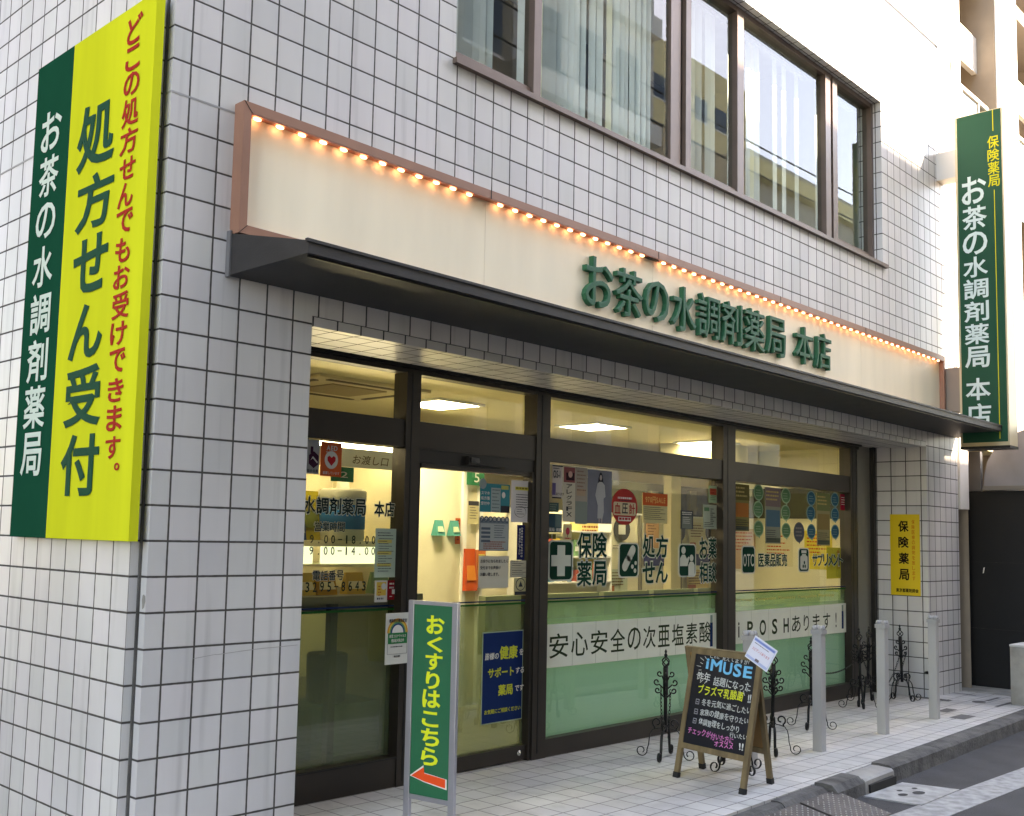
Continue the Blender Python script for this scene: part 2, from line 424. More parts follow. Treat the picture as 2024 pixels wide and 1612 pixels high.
# vertical louvre blinds behind the glass
SLAT = mat('pale_blind_fabric', rgb(238, 241, 243), .7, noise=.05)
SLAT2 = mat('yellowed_blind_fabric', rgb(240, 236, 214), .7)
for (a, b, z), k in zip(panes, range(5)):
    bl = MB(); x = a + .03
    step = (.085, .085, .10, .105, .11)[k]
    while x < b - .03:
        if (k == 0 and x > 2.98) or (k == 4 and x > 9.3): break
        an = -random.choice((.2, .45, .7, 1.0)) if k < 3 else -random.choice((.2, .5))
        if random.random() < (.95, .93, .7, .6, .8)[k]:
            dx = .036 * math.cos(an); dy = .036 * math.sin(an); y = .36 + random.uniform(-.01, .01)
            zb = z + .03
            P = [(x - dx, y - dy), (x + dx, y + dy), (x + dx + .004, y + dy + .004), (x - dx + .004, y - dy + .004)]
            bl.hexa([(p[0], p[1], zb) for p in P] + [(p[0], p[1], 7.7) for p in P], SLAT if random.random() < .8 else SLAT2)
        x += step * random.uniform(.85, 1.15)
    bl.box(a, b, .33, .39, 7.66, 7.70, WHITE)
    bl.build('vertical_blind', B)
# room behind the upper window
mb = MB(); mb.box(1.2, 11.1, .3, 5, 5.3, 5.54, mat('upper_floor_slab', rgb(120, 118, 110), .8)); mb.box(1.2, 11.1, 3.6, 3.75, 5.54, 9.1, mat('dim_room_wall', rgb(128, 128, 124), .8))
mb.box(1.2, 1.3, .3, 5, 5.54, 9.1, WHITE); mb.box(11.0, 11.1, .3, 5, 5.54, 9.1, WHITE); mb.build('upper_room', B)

# ---- shopfront: frames, glass, door
fy0, fy1 = .68, .80
fr_ = MB()
fr_.box(.95, 10.62, fy0 + .01, fy1, 3.335, 3.399, FRAME); fr_.box(.95, 10.62, fy0 - .03, fy0 + .008, 3.372, 3.398, FRAME2)
fr_.box(.95, 10.48, fy0, fy1 + .04, 2.745, 2.96, FRAME)
fr_.box(1.0, 1.44, fy0, fy1, .16, 3.335, FRAME)
for a, b in ((2.395, 2.545), (3.96, 4.145), (7.11, 7.37), (10.30, 10.475)):
    fr_.box(a, b, fy0 - .012, fy1 + .02, .08, 3.335, FRAME)
    fr_.box(a + (b - a) * .35, a + (b - a) * .35 + .012, fy0 - .016, fy0 - .011, .2, 3.335, FRAME2)
fr_.box(1.44, 2.395, fy0 - .002, fy1, .10, .39, FRAME); fr_.box(1.44, 2.395, fy0 - .01, fy0 - .003, .375, .386, FRAME2)
fr_.box(4.145, 7.11, fy0 - .002, fy1, .06, .30, FRAME); fr_.box(7.37, 10.30, fy0 - .002, fy1, .06, .28, FRAME)
fr_.box(4.145, 7.11, fy0 - .01, fy0 - .003, .285, .305, FRAME); fr_.box(7.37, 10.30, fy0 - .01, fy0 - .003, .265, .285, FRAME)
fr_.box(2.545, 3.96, fy0 + .01, fy1, 2.635, 2.745, FRAME2)
shopframe = fr_.build('shopfront_frame', B)
mb = MB(); mb.box(10.48, 10.66, .80, .84, .05, 3.40, mat('dull_steel_panel', rgb(120, 118, 110), .35, .6)); mb.box(10.66, 11.06, .74, .80, .05, 3.40, mat('side_light_panel', rgb(140, 138, 128), .4, .4, noise=.2, nscale=1, stretch=(1, 1, .3)))
mb.box(11.06, 11.137, .685, .80, .05, 3.40, FRAME2); mb.build('side_light', B)
for a, b in ((1.44, 2.395), (2.545, 3.96), (4.145, 7.11), (7.37, 10.30)):
    m_ = MB(); m_.box(a, b, .757, .763, 2.96, 3.335, GLASS); m_.build('transom_pane', B)
for a, b, z in ((1.44, 2.395, .39), (4.145, 7.11, .30), (7.37, 10.30, .28)):
    m_ = MB(); m_.box(a, b, .757, .763, z, 2.745, GLASS); m_.build('shop_pane', B)
# sliding door
D = MB()
D.box(2.56, 2.60, fy0 + .03, .78, .15, 2.635, FRAME2); D.box(3.925, 3.958, fy0 + .0, .78, .15, 2.635, FRAME)
D.box(2.60, 3.925, fy0 + .02, .78, .165, .285, FRAME); D.box(2.60, 3.925, fy0 + .02, .78, 2.60, 2.634, FRAME)
door = D.build('sliding_door', B)
m_ = MB(); m_.box(2.60, 3.925, .745, .751, .285, 2.60, GLASS); m_.build('door_glass', door)
m_ = MB(); m_.lathe([(.0, -.012), (.022, -.010), (.026, 0), (.02, .006), (0, .008)], (0, 0, 0), mat('chrome', rgb(190, 190, 186), .25, 1), 16)
m_.v = [(3.83 + x, fy0 + .016 - z, .225 + y) for x, y, z in m_.v]; m_.build('door_lock', door)
m_ = MB(); m_.box(3.08, 3.55, fy0 - .035, fy0 + .02, 2.652, 2.72, FRAME2); m_.box(3.10, 3.2, fy0 - .045, fy0 - .036, 2.67, 2.71, mat('sensor_window', rgb(14, 14, 16), .1)); m_.build('door_sensor', B)

# printed films on the glass
FILMG = film_mat('green_gradation_film', (.42, .68, .62, 1), .42, (.12, .93), (.66, .80, .62, 1))
FILMG2 = film_mat('thin_green_film', (.34, .40, .34, 1), .45, (.08, .36), (.70, .78, .68, 1))
NAVY = paint(24, 44, 84); DKG = paint(16, 84, 40); WGRN = paint(20, 62, 48); WOUT = paint(206, 212, 200)
yg = .752; G = XZ(yg); GD = XZ(.742)
for a, b, z, fm in ((1.44, 2.395, .39, FILMG2), (4.145, 7.11, .30, FILMG), (7.37, 10.30, .28, FILMG)):
    m_ = MB(); m_.box(a, b, .768, .770, z, 1.488, fm); m_.build('frosted_film', B)
m_ = MB(); m_.box(2.60, 3.925, .755, .757, .285, 1.488, FILMG2); m_.build('frosted_film', door)
m_ = MB()
for a, b, fr in ((1.44, 2.395, G), (4.145, 7.11, G), (7.37, 10.30, G)):
    m_ = MB(); rect(m_, fr, a, b, 1.512, 1.524, NAVY, 0); rect(m_, fr, a, b, 1.484, 1.500, DKG, 0); m_.build('coloured_stripe', B)
m_ = MB(); rect(m_, GD, 2.6, 3.925, 1.512, 1.524, NAVY, 0); rect(m_, GD, 2.6, 3.925, 1.484, 1.500, DKG, 0); m_.build('coloured_stripe', door)

# window lettering, left pane
DK = paint(34, 52, 48)
def outlined(mb, s, fr, u0, u1, v0, v1, b1=.03, b2=.075, fill=WGRN, out=WOUT):
    n = len(s); w = (u1 - u0) / n
    for k, ch in enumerate(s):
        a, b = u0 + k * w + w * .03, u0 + (k + 1) * w - w * .03
        g = (b - a) * .06
        put_char(mb, ch, fr, a - g, b + g, v0 - g, v1 + g, out, b2, lift=.001)
        put_char(mb, ch, fr, a, b, v0, v1, fill, b1, lift=.0025)
m_ = MB()
outlined(m_, '水調剤薬局', G, 1.49, 2.085, 2.20, 2.325, .03, .07, DK)
outlined(m_, '本店', G, 2.165, 2.375, 2.20, 2.315, .03, .07, DK)
outlined(m_, '営業時間', G, 1.60, 1.885, 2.075, 2.145, .02, .05, DK)
def spaced(mb, s, fr, u0, u1, v0, v1, m, bold=.02):
    n = len(s); w = (u1 - u0) / n
    for k, ch in enumerate(s):
        c = u0 + (k + .5) * w
        if ch in '.:': put_char(mb, '.', fr, c - .006, c + .006, v0, v0 + .012, m, .0, lift=.002)
        elif ch in '-〜~': rect(mb, fr, c - w * .3, c + w * .3, (v0 + v1) / 2 - .004, (v0 + v1) / 2 + .004, m, .002, .001)
        elif ch != ' ': put_char(mb, ch, fr, c - w * (.27 if ch != '1' else .13), c + w * (.27 if ch != '1' else .08), v0, v1, m, bold, lift=.002)
spaced(m_, '9:00~18:00', G, 1.55, 2.20, 1.988, 2.050, DK); spaced(m_, '9:00~14.00', G, 1.55, 2.20, 1.905, 1.965, DK)
outlined(m_, '電話番号', G, 1.60, 1.89, 1.72, 1.792, .02, .05, DK)
spaced(m_, '-3295-8643', G, 1.46, 2.12, 1.638, 1.710, DK)
m_.build('window_lettering', B)
# pictogram stickers and words, right panes
m_ = MB()
def badge(mb, u0, u1, v0, v1):
    rrect_ = rrect(u0, u1, v0, v1, .05); poly(mb, G, rrect_, WOUT, .001, .001)
    poly(mb, G, rrect(u0 + .022, u1 - .022, v0 + .014, v1 - .014, .04), WGRN, .003, .001)
badge(m_, 4.24, 4.60, 1.675, 2.045)
PLY = WOUT
rect(m_, G, 4.365, 4.475, 1.72, 2.0, PLY, .005, .001); rect(m_, G, 4.28, 4.56, 1.81, 1.91, PLY, .0052, .001)
m_.build('pictogram_sticker', B); m_ = MB()
badge(m_, 5.30, 5.645, 1.69, 2.035)
def capsule(c0, c1, r, n=8):
    a = math.atan2(c1[1] - c0[1], c1[0] - c0[0])
    return [(c1[0] + r * math.cos(a - PI / 2 + PI * k / n), c1[1] + r * math.sin(a - PI / 2 + PI * k / n)) for k in range(n + 1)] + [(c0[0] + r * math.cos(a + PI / 2 + PI * k / n), c0[1] + r * math.sin(a + PI / 2 + PI * k / n)) for k in range(n + 1)]
poly(m_, G, capsule((5.405, 1.80), (5.455, 1.865), .045), PLY, .005, .001); poly(m_, G, capsule((5.478, 1.892), (5.535, 1.965), .045), PLY, .005, .001)
for u, v, r in ((5.53, 1.80, .022), (5.585, 1.835, .020), (5.575, 1.76, .022)): poly(m_, G, ell(u, v, r, r), PLY, .005, .001)
m_.build('pictogram_sticker', B); m_ = MB()
badge(m_, 6.35, 6.695, 1.685, 2.035)
poly(m_, G, ell(6.445, 1.965, .04, .038), PLY, .005, .001); poly(m_, G, [(6.38, 1.80), (6.38, 1.88), (6.42, 1.92), (6.47, 1.92), (6.51, 1.875), (6.54, 1.90), (6.56, 1.89), (6.52, 1.80)], PLY, .005, .001)
poly(m_, G, ell(6.60, 1.885, .036, .036), PLY, .0052, .001); poly(m_, G, [(6.54, 1.70), (6.54, 1.81), (6.57, 1.845), (6.63, 1.845), (6.66, 1.81), (6.66, 1.70)], PLY, .0052, .001)
m_.build('pictogram_sticker', B); m_ = MB()
badge(m_, 7.64, 7.95, 1.705, 2.025)
for k, ch in enumerate('OTC'): put_char(m_, ch, G, 7.675 + k * .082, 7.75 + k * .082, 1.79, 1.93, PLY, .01, lift=.005)
m_.build('pictogram_sticker', B); m_ = MB()
badge(m_, 8.995, 9.285, 1.712, 2.010)
poly(m_, G, rrect(9.045, 9.235, 1.745, 1.915, .03), PLY, .005, .001); rect(m_, G, 9.075, 9.205, 1.945, 1.98, PLY, .005, .001); rect(m_, G, 9.09, 9.19, 1.90, 1.935, PLY, .0052, .001)
for u, v in ((9.115, 1.785), (9.165, 1.785), (9.145, 1.83)): poly(m_, G, ell(u, v, .017, .022), WGRN, .007, .001)
m_.build('pictogram_sticker', B)
m_ = MB()
for s, u0, u1, v0, v1 in (('保険', 4.65, 5.12, 1.885, 2.125), ('薬局', 4.65, 5.12, 1.620, 1.855), ('処方', 5.70, 6.165, 1.885, 2.120), ('せん', 5.70, 6.165, 1.630, 1.845), ('お薬', 6.755, 7.11, 1.88, 2.105), ('相談', 6.755, 7.11, 1.62, 1.84)):
    outlined(m_, s, G, u0, u1, v0, v1, .035, .085)
outlined(m_, '医薬品販売', G, 8.015, 8.715, 1.785, 1.935, .03, .07); outlined(m_, 'サプリメント', G, 9.365, 10.24, 1.785, 1.935, .03, .07)
m_.build('window_lettering', B)
m_ = MB(); put_text(m_, 'Pharmacy Companion Pharmacy Companion Pharmacy', G, 7.45, 1.40, .05, paint(176, 160, 96), .005, sx=2.0, lift=.001); m_.build('faint_lettering', B)

# ---- interior shell
mb = MB(); mb.box(.2, 12.2, .80, 6.2, .0, .168, IFLOOR); mb.build('shop_floor', B)
mb = MB(); mb.box(.2, 12.2, .80, 6.2, 3.42, 3.5, ICEIL)
mb.box(.95, 10.6, .80, .99, 3.34, 3.42, ICEIL); mb.build('shop_ceiling', B)
mb = MB(); mb.box(.2, 12.2, 6.0, 6.2, .168, 3.42, IWALL); mb.box(.2, .95, .81, 6.0, .168, 3.42, IWALL); mb.box(11.2, 12.2, .81, 6.0, .168, 3.42, IWALL)
mb.box(5.3, 11.2, 3.2, 3.32, .168, 2.42, IWALL)
mb.build('interior_wall', B)
DARKB = mat('dark_olive_board', rgb(72, 74, 52), .7, noise=.2)
mb = MB(); mb.box(7.6, 11.2, 3.19, 3.34, 2.42, 2.86, DARKB); mb.box(7.6, 11.2, 3.17, 3.35, 2.40, 2.425, WHITE)
for x, h in ((9.3, .3), (9.75, .22), (10.3, .35)): mb.box(x, x + .18, 3.12, 3.18, 2.45, 2.45 + h, mat('grey_box', rgb(120, 116, 92), .7))
mb.box(11.17, 11.198, 1.2, 3.15, 2.42, 2.86, DARKB); mb.build('display_board', B)
GM = mat('grey_mullion', rgb(120, 116, 100), .5)
for q, m__, nm in (((9.7, 9.95, 3.05, 3.18, .168, 3.42), ICEIL, 'room_column'), ((9.35, 10.35, 2.2, 3.0, 3.0, 3.42), ICEIL, 'ceiling_beam'), ((6.4, 6.5, 3.0, 3.2, .168, 2.42), WHITE, 'room_column'),
                   ((8.2, 8.26, 3.15, 3.19, .168, 2.4), GM, 'wall_joint'), ((9.1, 9.14, 3.15, 3.19, .168, 2.4), GM, 'wall_joint'), ((10.1, 10.14, 3.15, 3.19, .168, 2.4), GM, 'wall_joint')):
    mb = MB(); mb.box(*q, m__); mb.build(nm, B)
# shelving with boxes along the back of the shop
t = thing('product_shelf', 'white product shelves with small coloured boxes behind the far panes', 'shelf', (7.2, 2.9, .168))
mb = MB()
for z in (1.5, 1.82, 2.14): mb.box(6.55, 8.15, 2.95, 3.18, z, z + .02, WHITE)
mb.box(6.53, 6.55, 2.95, 3.18, .168, 2.3, WHITE); mb.box(8.15, 8.17, 2.95, 3.18, .168, 2.3, WHITE); mb.build('shelf_frame', t)
for z in (1.521, 1.841):
    x = 6.6
    while x < 8.0:
        w_ = random.uniform(.07, .15); h_ = random.uniform(.10, .24); c_ = random.choice(((200, 190, 170), (190, 90, 70), (90, 130, 150), (210, 180, 80), (110, 150, 110), (220, 220, 210)))
        if random.random() < .85:
            mb = MB(); mb.box(x, x + w_, 2.98, 3.08, z, z + h_, paint(*c_)); rect(mb, XZ(2.98), x + .01, x + w_ - .01, z + h_ * .3, z + h_ * .6, PW, .001, .001); mb.build('product_box', t)
        x += w_ + .015

# second upper storey floor so that no sky light falls into the shop
mb = MB(); mb.box(-.11, 12.2, .31, 14, 3.62, 5.29, WHITE); mb.build('floor_slab', B)
mb = MB(); mb.box(12.2, 12.27, .95, 14, -.4, 15.5, WHITE); mb.box(-.118, 12.27, 13.9, 14, -.4, 15.5, WHITE); mb.build('rear_wall', B)

# ---- canopy (fixed to the wall over the shopfront)
mb = MB()
def can(x0, x1, yn, t0, t1):
    k = yn / -.803
    zt = 3.851 + (3.662 - 3.851) * k; zb = 3.588
    pr = [(0, 3.590), (yn, 3.592), (yn, zt), (0, 3.851)]
    a = [(x0, y, z) for y, z in pr]; b = [(x1, y, z) for y, z in pr]
    mb.add(a + b, [(3, 2, 1, 0), (4, 5, 6, 7), (0, 1, 5, 4), (1, 2, 6, 5), (2, 3, 7, 6)], CANOPY)
can(.305, 11.60, -.803, 0, 0)
can(11.601, 12.22, -.27, 0, 0)
canopy = mb.build('canopy', B)
mb = MB(); mb.box(.29, 11.6, -.812, -.79, 3.655, 3.672, CANOPY); mb.box(.292, .304, -.04, .0, 3.58, 3.86, mat('light_grey_flashing', rgb(120, 120, 122), .4, .3))
mb.box(.33, 11.6, -.772, -.76, 3.578, 3.5905, FRAME2)
mb.build('canopy_edge', canopy)

# ================================================================ SIGNS ON THE FACADE
SG = thing('shop_sign', 'long cream signboard with green raised letters in brown frame above the canopy', 'signboard', (.31, 0, 3.85))
mb = MB(); mb.box(.36, 11.56, -.035, -.001, 3.86, 4.63, CREAM); mb.build('sign_panel', SG)
for x in (2.50, 4.705, 6.965, 9.065):
    mb = MB(); mb.box(x, x + .004, -.0362, -.0345, 3.9, 4.58, mat('panel_seam', rgb(226, 215, 190), .6)); mb.build('panel_seam', SG)
mb = MB()
def fbar(x0, x1, z0, z1, y0=-.10):
    mb.box(x0, x1, y0, -.0015, z0, z1, BROWN)
fbar(.31, 11.60, 4.592, 4.655); fbar(.31, .366, 3.895, 4.5918); fbar(.31, 11.60, 3.84, 3.8948)
fbar(11.55, 11.60, 3.895, 4.5918)
mb.build('sign_frame', SG)
for x in (2.49, 4.70, 6.96, 9.06):
    mb = MB(); mb.box(x, x + .006, -.1025, -.0985, 4.590, 4.6555, FRAME2); mb.build('frame_seam', SG)
for (a, b), (c, d) in (((.31, 4.655), (.366, 4.592)), ((.31, 3.84), (.366, 3.895))):
    mb = MB(); poly(mb, XZ(-.10), [(a, b), (c, d), (c + .006, d), (a + .006, b)], FRAME2, .0005, .001); mb.build('frame_seam', SG)
mb = MB()
mb.box(4.56, 4.73, -.085, -.05, 4.575, 4.591, FRAME2); mb.build('frame_seam', SG)
LET = [('お', 3.67, 4.055, 4.00, 4.425), ('茶', 4.09, 4.49, 3.99, 4.41), ('の', 4.53, 4.90, 4.02, 4.39), ('水', 4.955, 5.36, 3.995, 4.42), ('調', 5.395, 5.785, 4.0, 4.425),
       ('剤', 5.82, 6.21, 4.0, 4.43), ('薬', 6.25, 6.66, 4.0, 4.43), ('局', 6.71, 7.11, 4.01, 4.42), ('本', 7.33, 7.75, 4.01, 4.42), ('店', 7.80, 8.18, 4.01, 4.42)]
for ch, a, b, c, d in LET:
    m_ = MB(); put_char(m_, ch, XZ(-.036), a, b, c, d, GREEN3D, .012, depth=.05, lift=0); m_.build('letter', SG)
LED = emit('warm_led', (1, .56, .34, 1), 1.1); LEDS = emit('warm_led_dim', (1, .42, .28, 1), 4)
m_ = MB(); m_.box(.37, 11.54, -.098, -.05, 4.583, 4.5915, mat('lamp_strip', rgb(190, 120, 96), .5)); m_.build('lamp_strip', SG)
n = 0; x = .42; led0 = None
while x < 11.5:
    if not (4.55 < x < 4.78 or 2.44 < x < 2.52):
        if led0 is None:
            m_ = MB(); m_.lathe([(.001, -.013), (.013, -.011), (.022, -.006), (.024, 0), (.018, .004)], (0, 0, 0), LED, 10)
            m_.v = [(a * 1.25, b * .55 - .078, c + 4.576) for a, b, c in m_.v]
            m_.v = [(a + x, b, c) for a, b, c in m_.v]
            led0 = m_.build('lamp', SG); lx = x
        else:
            o = led0.copy(); col.objects.link(o); o.location = ((x - lx) * S, 0, random.uniform(-.001, .001))
    x += .169
# tall yellow and green sign on the side wall
SW = thing('wall_sign', 'tall yellow and green sign with red and green writing on the side wall', 'wall sign', (-.19, .78, 2.0))
YEL = mat('sun_faded_yellow_board', rgb(214, 220, 56), .9, spec=0, noise=.09, nscale=2, stretch=(1, 3, .3)); GRN = mat('deep_green_board', rgb(12, 78, 58), .9, noise=.05, spec=0)
mb = MB()
mb.add([(-.24, 0, 1.996), (-.24, 1.04, 1.996), (-.24, 1.04, 5.16), (-.24, 0, 5.16), (-.184, 0, 1.996), (-.184, 1.04, 1.996), (-.184, 1.04, 5.16), (-.184, 0, 5.16)],
       [(0, 3, 2, 1), (0, 1, 5, 4), (3, 7, 6, 2), (0, 4, 7, 3)], YEL)
mb.add([(-.24, 1.04, 1.996), (-.24, 1.575, 1.996), (-.24, 1.575, 5.16), (-.24, 1.04, 5.16), (-.184, 1.04, 1.996), (-.184, 1.575, 1.996), (-.184, 1.575, 5.16), (-.184, 1.04, 5.16)],
       [(0, 3, 2, 1), (0, 1, 5, 4), (3, 7, 6, 2), (1, 2, 6, 5)], GRN)
mb.build('sign_board', SW)
F = YZ(-.24); RED = paint(176, 44, 30); GTX = paint(6, 74, 52); WTX = paint(208, 226, 214)
m_ = MB()
for ch, a, b, c, d in [('ど', .143, .329, 4.918, 5.093), ('こ', .159, .333, 4.755, 4.905), ('の', .148, .338, 4.599, 4.741), ('処', .139, .342, 4.412, 4.586), ('方', .136, .347, 4.248, 4.405), ('せ', .144, .332, 4.092, 4.225),
        ('ん', .154, .337, 3.927, 4.075), ('で', .137, .338, 3.772, 3.915), ('も', .155, .330, 3.598, 3.746), ('お', .142, .335, 3.444, 3.585), ('受', .130, .335, 3.267, 3.425), ('け', .140, .337, 3.112, 3.250),
        ('で', .138, .330, 2.953, 3.094), ('き', .142, .328, 2.784, 2.922), ('ま', .142, .325, 2.617, 2.764), ('す', .145, .320, 2.458, 2.587), ('。', .142, .204, 2.390, 2.435)]:
    put_char(m_, ch, F, -b, -a, c, d, RED, .035)
for ch, a, b, c, d in [('処', .416, .915, 4.26, 4.684), ('方', .395, .880, 3.870, 4.225), ('せ', .422, .870, 3.480, 3.835), ('ん', .438, .873, 3.075, 3.415), ('受', .406, .886, 2.665, 3.035), ('付', .394, .883, 2.251, 2.622)]:
    put_char(m_, ch, F, -b, -a, c, d, GTX, .042)
for ch, a, b, c, d in [('お', 1.158, 1.458, 4.53, 4.80), ('茶', 1.163, 1.453, 4.22, 4.49), ('の', 1.168, 1.459, 3.935, 4.175), ('水', 1.165, 1.465, 3.615, 3.885), ('調', 1.160, 1.458, 3.30, 3.575), ('剤', 1.157, 1.462, 2.99, 3.27), ('薬', 1.152, 1.470, 2.69, 2.965), ('局', 1.165, 1.468, 2.385, 2.665)]:
    put_char(m_, ch, F, -b, -a, c, d, WTX, .03)
m_.build('lettering', SW)
# projecting blade sign
PS = thing('projecting_sign', 'tall green blade sign with white and yellow writing sticking out from the far wall end', 'blade sign', (11.65, 0, 7.2))
GRN2 = mat('green_acrylic_face', rgb(22, 80, 58), .45, noise=.06, nscale=1, spec=.2)
STEEL = mat('beige_sign_casing', rgb(206, 190, 156), .4, .25, noise=.12, nscale=3, stretch=(1, 1, .3))
mb = MB(); mb.box(11.66, 11.97, -.885, -.265, 3.41, 8.0, STEEL); mb.box(11.652, 11.66, -.885, -.865, 3.41, 8.0, STEEL); mb.box(11.652, 11.66, -.295, -.265, 3.41, 8.0, STEEL)
mb.build('sign_casing', PS)
mb = MB(); mb.box(11.647, 11.66, -.864, -.296, 3.46, 7.985, GRN2); mb.build('sign_face', PS)
mb = MB(); mb.box(11.645, 11.98, -.89, -.26, 3.375, 3.409, FRAME2); mb.lathe([(.0, -.05), (.018, -.045), (.018, 0)], (11.8, -.5, 3.375), STEEL, 10); mb.build('sign_base', PS)
F = YZ(11.647); m_ = MB(); WT2 = paint(214, 230, 226); YT2 = paint(214, 206, 56)
for k, (ch, z0, z1) in enumerate([('お', 6.73, 7.12), ('茶', 6.37, 6.70), ('の', 6.02, 6.34), ('水', 5.71, 5.995), ('調', 5.41, 5.69), ('剤', 5.10, 5.38), ('薬', 4.79, 5.07), ('局', 4.47, 4.76), ('本', 4.03, 4.33), ('店', 3.68, 3.985)]):
    put_char(m_, ch, F, .345, .665, z0, z1, WT2, .03, lift=.001)
for ch, z0, z1 in [('保', 7.45, 7.625), ('険', 7.27, 7.44), ('薬', 7.09, 7.26), ('局', 6.915, 7.08)]: put_char(m_, ch, F, .69, .84, z0, z1, YT2, .02, lift=.001)
rect(m_, F, .762, .772, 7.69, 7.985, YT2, .001); rect(m_, F, .762, .772, 3.50, 6.87, YT2, .001)
m_.build('lettering', PS)
mb = MB(); mb.box(11.67, 11.93, -.268, -.001, 7.17, 7.56, mat('white_bracket', rgb(210, 206, 200), .5)); mb.build('bracket', PS)
mb = MB(); mb.box(11.66, 11.9, -.262, -.001, 3.9, 4.50, mat('taupe_bracket', rgb(150, 134, 120), .5)); mb.build('bracket', PS)
# yellow insurance sign on the return wall
YS = MB(); F = YZ(11.138)
YS.box(11.128, 11.137, .10, .495, 1.405, 2.485, mat('yellow_enamel', rgb(222, 190, 40), .3))
F2 = YZ(11.128); DK2 = paint(44, 34, 24)
for k, ch in enumerate('保険薬局'): put_char(YS, ch, F2, -.385, -.245, 2.25 - k * .215, 2.40 - k * .215, DK2, .045, lift=.001)
for k, ch in enumerate('保険医療の調剤を致します'): put_char(YS, ch, F2, -.205, -.165, 2.355 - k * .068, 2.41 - k * .068, paint(206, 120, 40), .02, lift=.001)
fit_text(YS, '東京都薬剤師会', F2, -.425, -.125, 1.445, 1.495, DK2, .04, lift=.001)
tag(YS.build('notice_plate'), 'small yellow plate with large black writing on the recess side wall', 'notice plate')
# ================================================================ NOTICES ON THE GLASS
def paper(name, label, cat, fr, u0, u1, v0, v1, bg, draw=None, lift=.002, group=None, border=None):
    mb = MB()
    rect(mb, fr, u0, u1, v0, v1, border or bg, lift, .002)
    if border: rect(mb, fr, u0 + .008, u1 - .008, v0 + .008, v1 - .008, bg, lift + .002, .0008)
    if draw:
        o, eu, ev, en = fr
        draw(mb, (Vector(o) + Vector(en) * (lift + .003), eu, ev, en), u0, u1, v0, v1)
    return tag(mb.build(name), label, cat, group)
def L(u0, u1, v0, v1):   # fraction helper
    return lambda a, b: (u0 + (u1 - u0) * a, v0 + (v1 - v0) * b)
def d_aed(mb, f, a, b, c, d):
    fit_text(mb, 'AED', f, a + .045, b - .04, d - .065, d - .02, PW, .03)
    lines(mb, f, a + .045, b - .04, d - .072, .01, 1, PW, .006)
    m = (a + b) / 2; poly(mb, f, ell(m, (c + d) / 2 - .005, .062, .066), PW, .001, .001)
    poly(mb, f, [(m, c + .078), (m - .036, c + .115), (m - .038, c + .14), (m - .02, c + .152), (m, c + .138), (m + .02, c + .152), (m + .038, c + .14), (m + .036, c + .115)], paint(196, 44, 50), .003, .001)
    fit_text(mb, '設置しています', f, a + .02, b - .02, c + .014, c + .036, PW, .02)
paper('aed_sticker', 'orange sticker with a red heart in a white ring on glass', 'sticker', G, 1.635, 1.83, 2.48, 2.733, paint(226, 106, 62), d_aed)
def d_hex(mb, f, a, b, c, d):
    m = (a + b) / 2 + .01; P = paint(70, 36, 56)
    poly(mb, f, ell(m, c + .105, .05, .062, 6, 30, 390), P, .001, .001); poly(mb, f, [(m - .03, c + .10), (m - .01, c + .13), (m + .035, c + .09), (m + .03, c + .08), (m - .01, c + .115)], PW, .003, .001)
    rect(mb, f, m - .03, m - .008, c + .15, c + .2, P, .001); fit_text(mb, '協会会員', f, a + .01, b - .01, c + .012, c + .035, INK, .02)
paper('member_sticker', 'grey sticker with a dark hexagon mark beside the brick corner', 'sticker', G, 1.50, 1.622, 2.488, 2.737, paint(168, 172, 172), d_hex)
def d_note(mb, f, a, b, c, d):
    lines(mb, f, a + .02, b - .02, d - .03, .02, 2, INK, .006); 
    for k in range(3): rect(mb, f, a + .02, b - .05, d - .11 - k * .09, d - .085 - k * .09, paint(222, 208, 120), .001, .001)
    lines(mb, f, a + .03, b - .03, d - .075, .019, 14, INK, .005, .5, .003)
paper('notice_sheet', 'pale green notice sheet with highlighted lines of print on glass', 'notice', G, 2.185, 2.40, 1.735, 2.108, paint(190, 212, 192), d_note)
def d_yel(mb, f, a, b, c, d):
    rect(mb, f, a + .015, b - .015, c + .05, d - .012, paint(226, 190, 90), .001, .001); poly(mb, f, ell(b - .04, d - .045, .025, .025), PW, .003, .001)
    lines(mb, f, a + .03, b - .06, d - .04, .022, 4, paint(200, 120, 50), .01, .3, .003); lines(mb, f, a + .02, b - .02, c + .034, .02, 1, INK, .014)
paper('yellow_sticker', 'yellow sticker with white rounded border under notice sheet', 'sticker', G, 2.195, 2.32, 1.548, 1.712, PW, d_yel)
def d_red(mb, f, a, b, c, d):
    lines(mb, f, a + .015, b - .01, d - .02, .03, 2, PW, .012, .1); rect(mb, f, a + .045, a + .08, c + .045, c + .08, PW, .001, .001); lines(mb, f, a + .02, b - .02, c + .03, .02, 1, PW, .006)
paper('red_sticker', 'dark red square sticker beside yellow sticker on glass', 'sticker', G, 2.322, 2.394, 1.562, 1.712, paint(150, 32, 40), d_red)
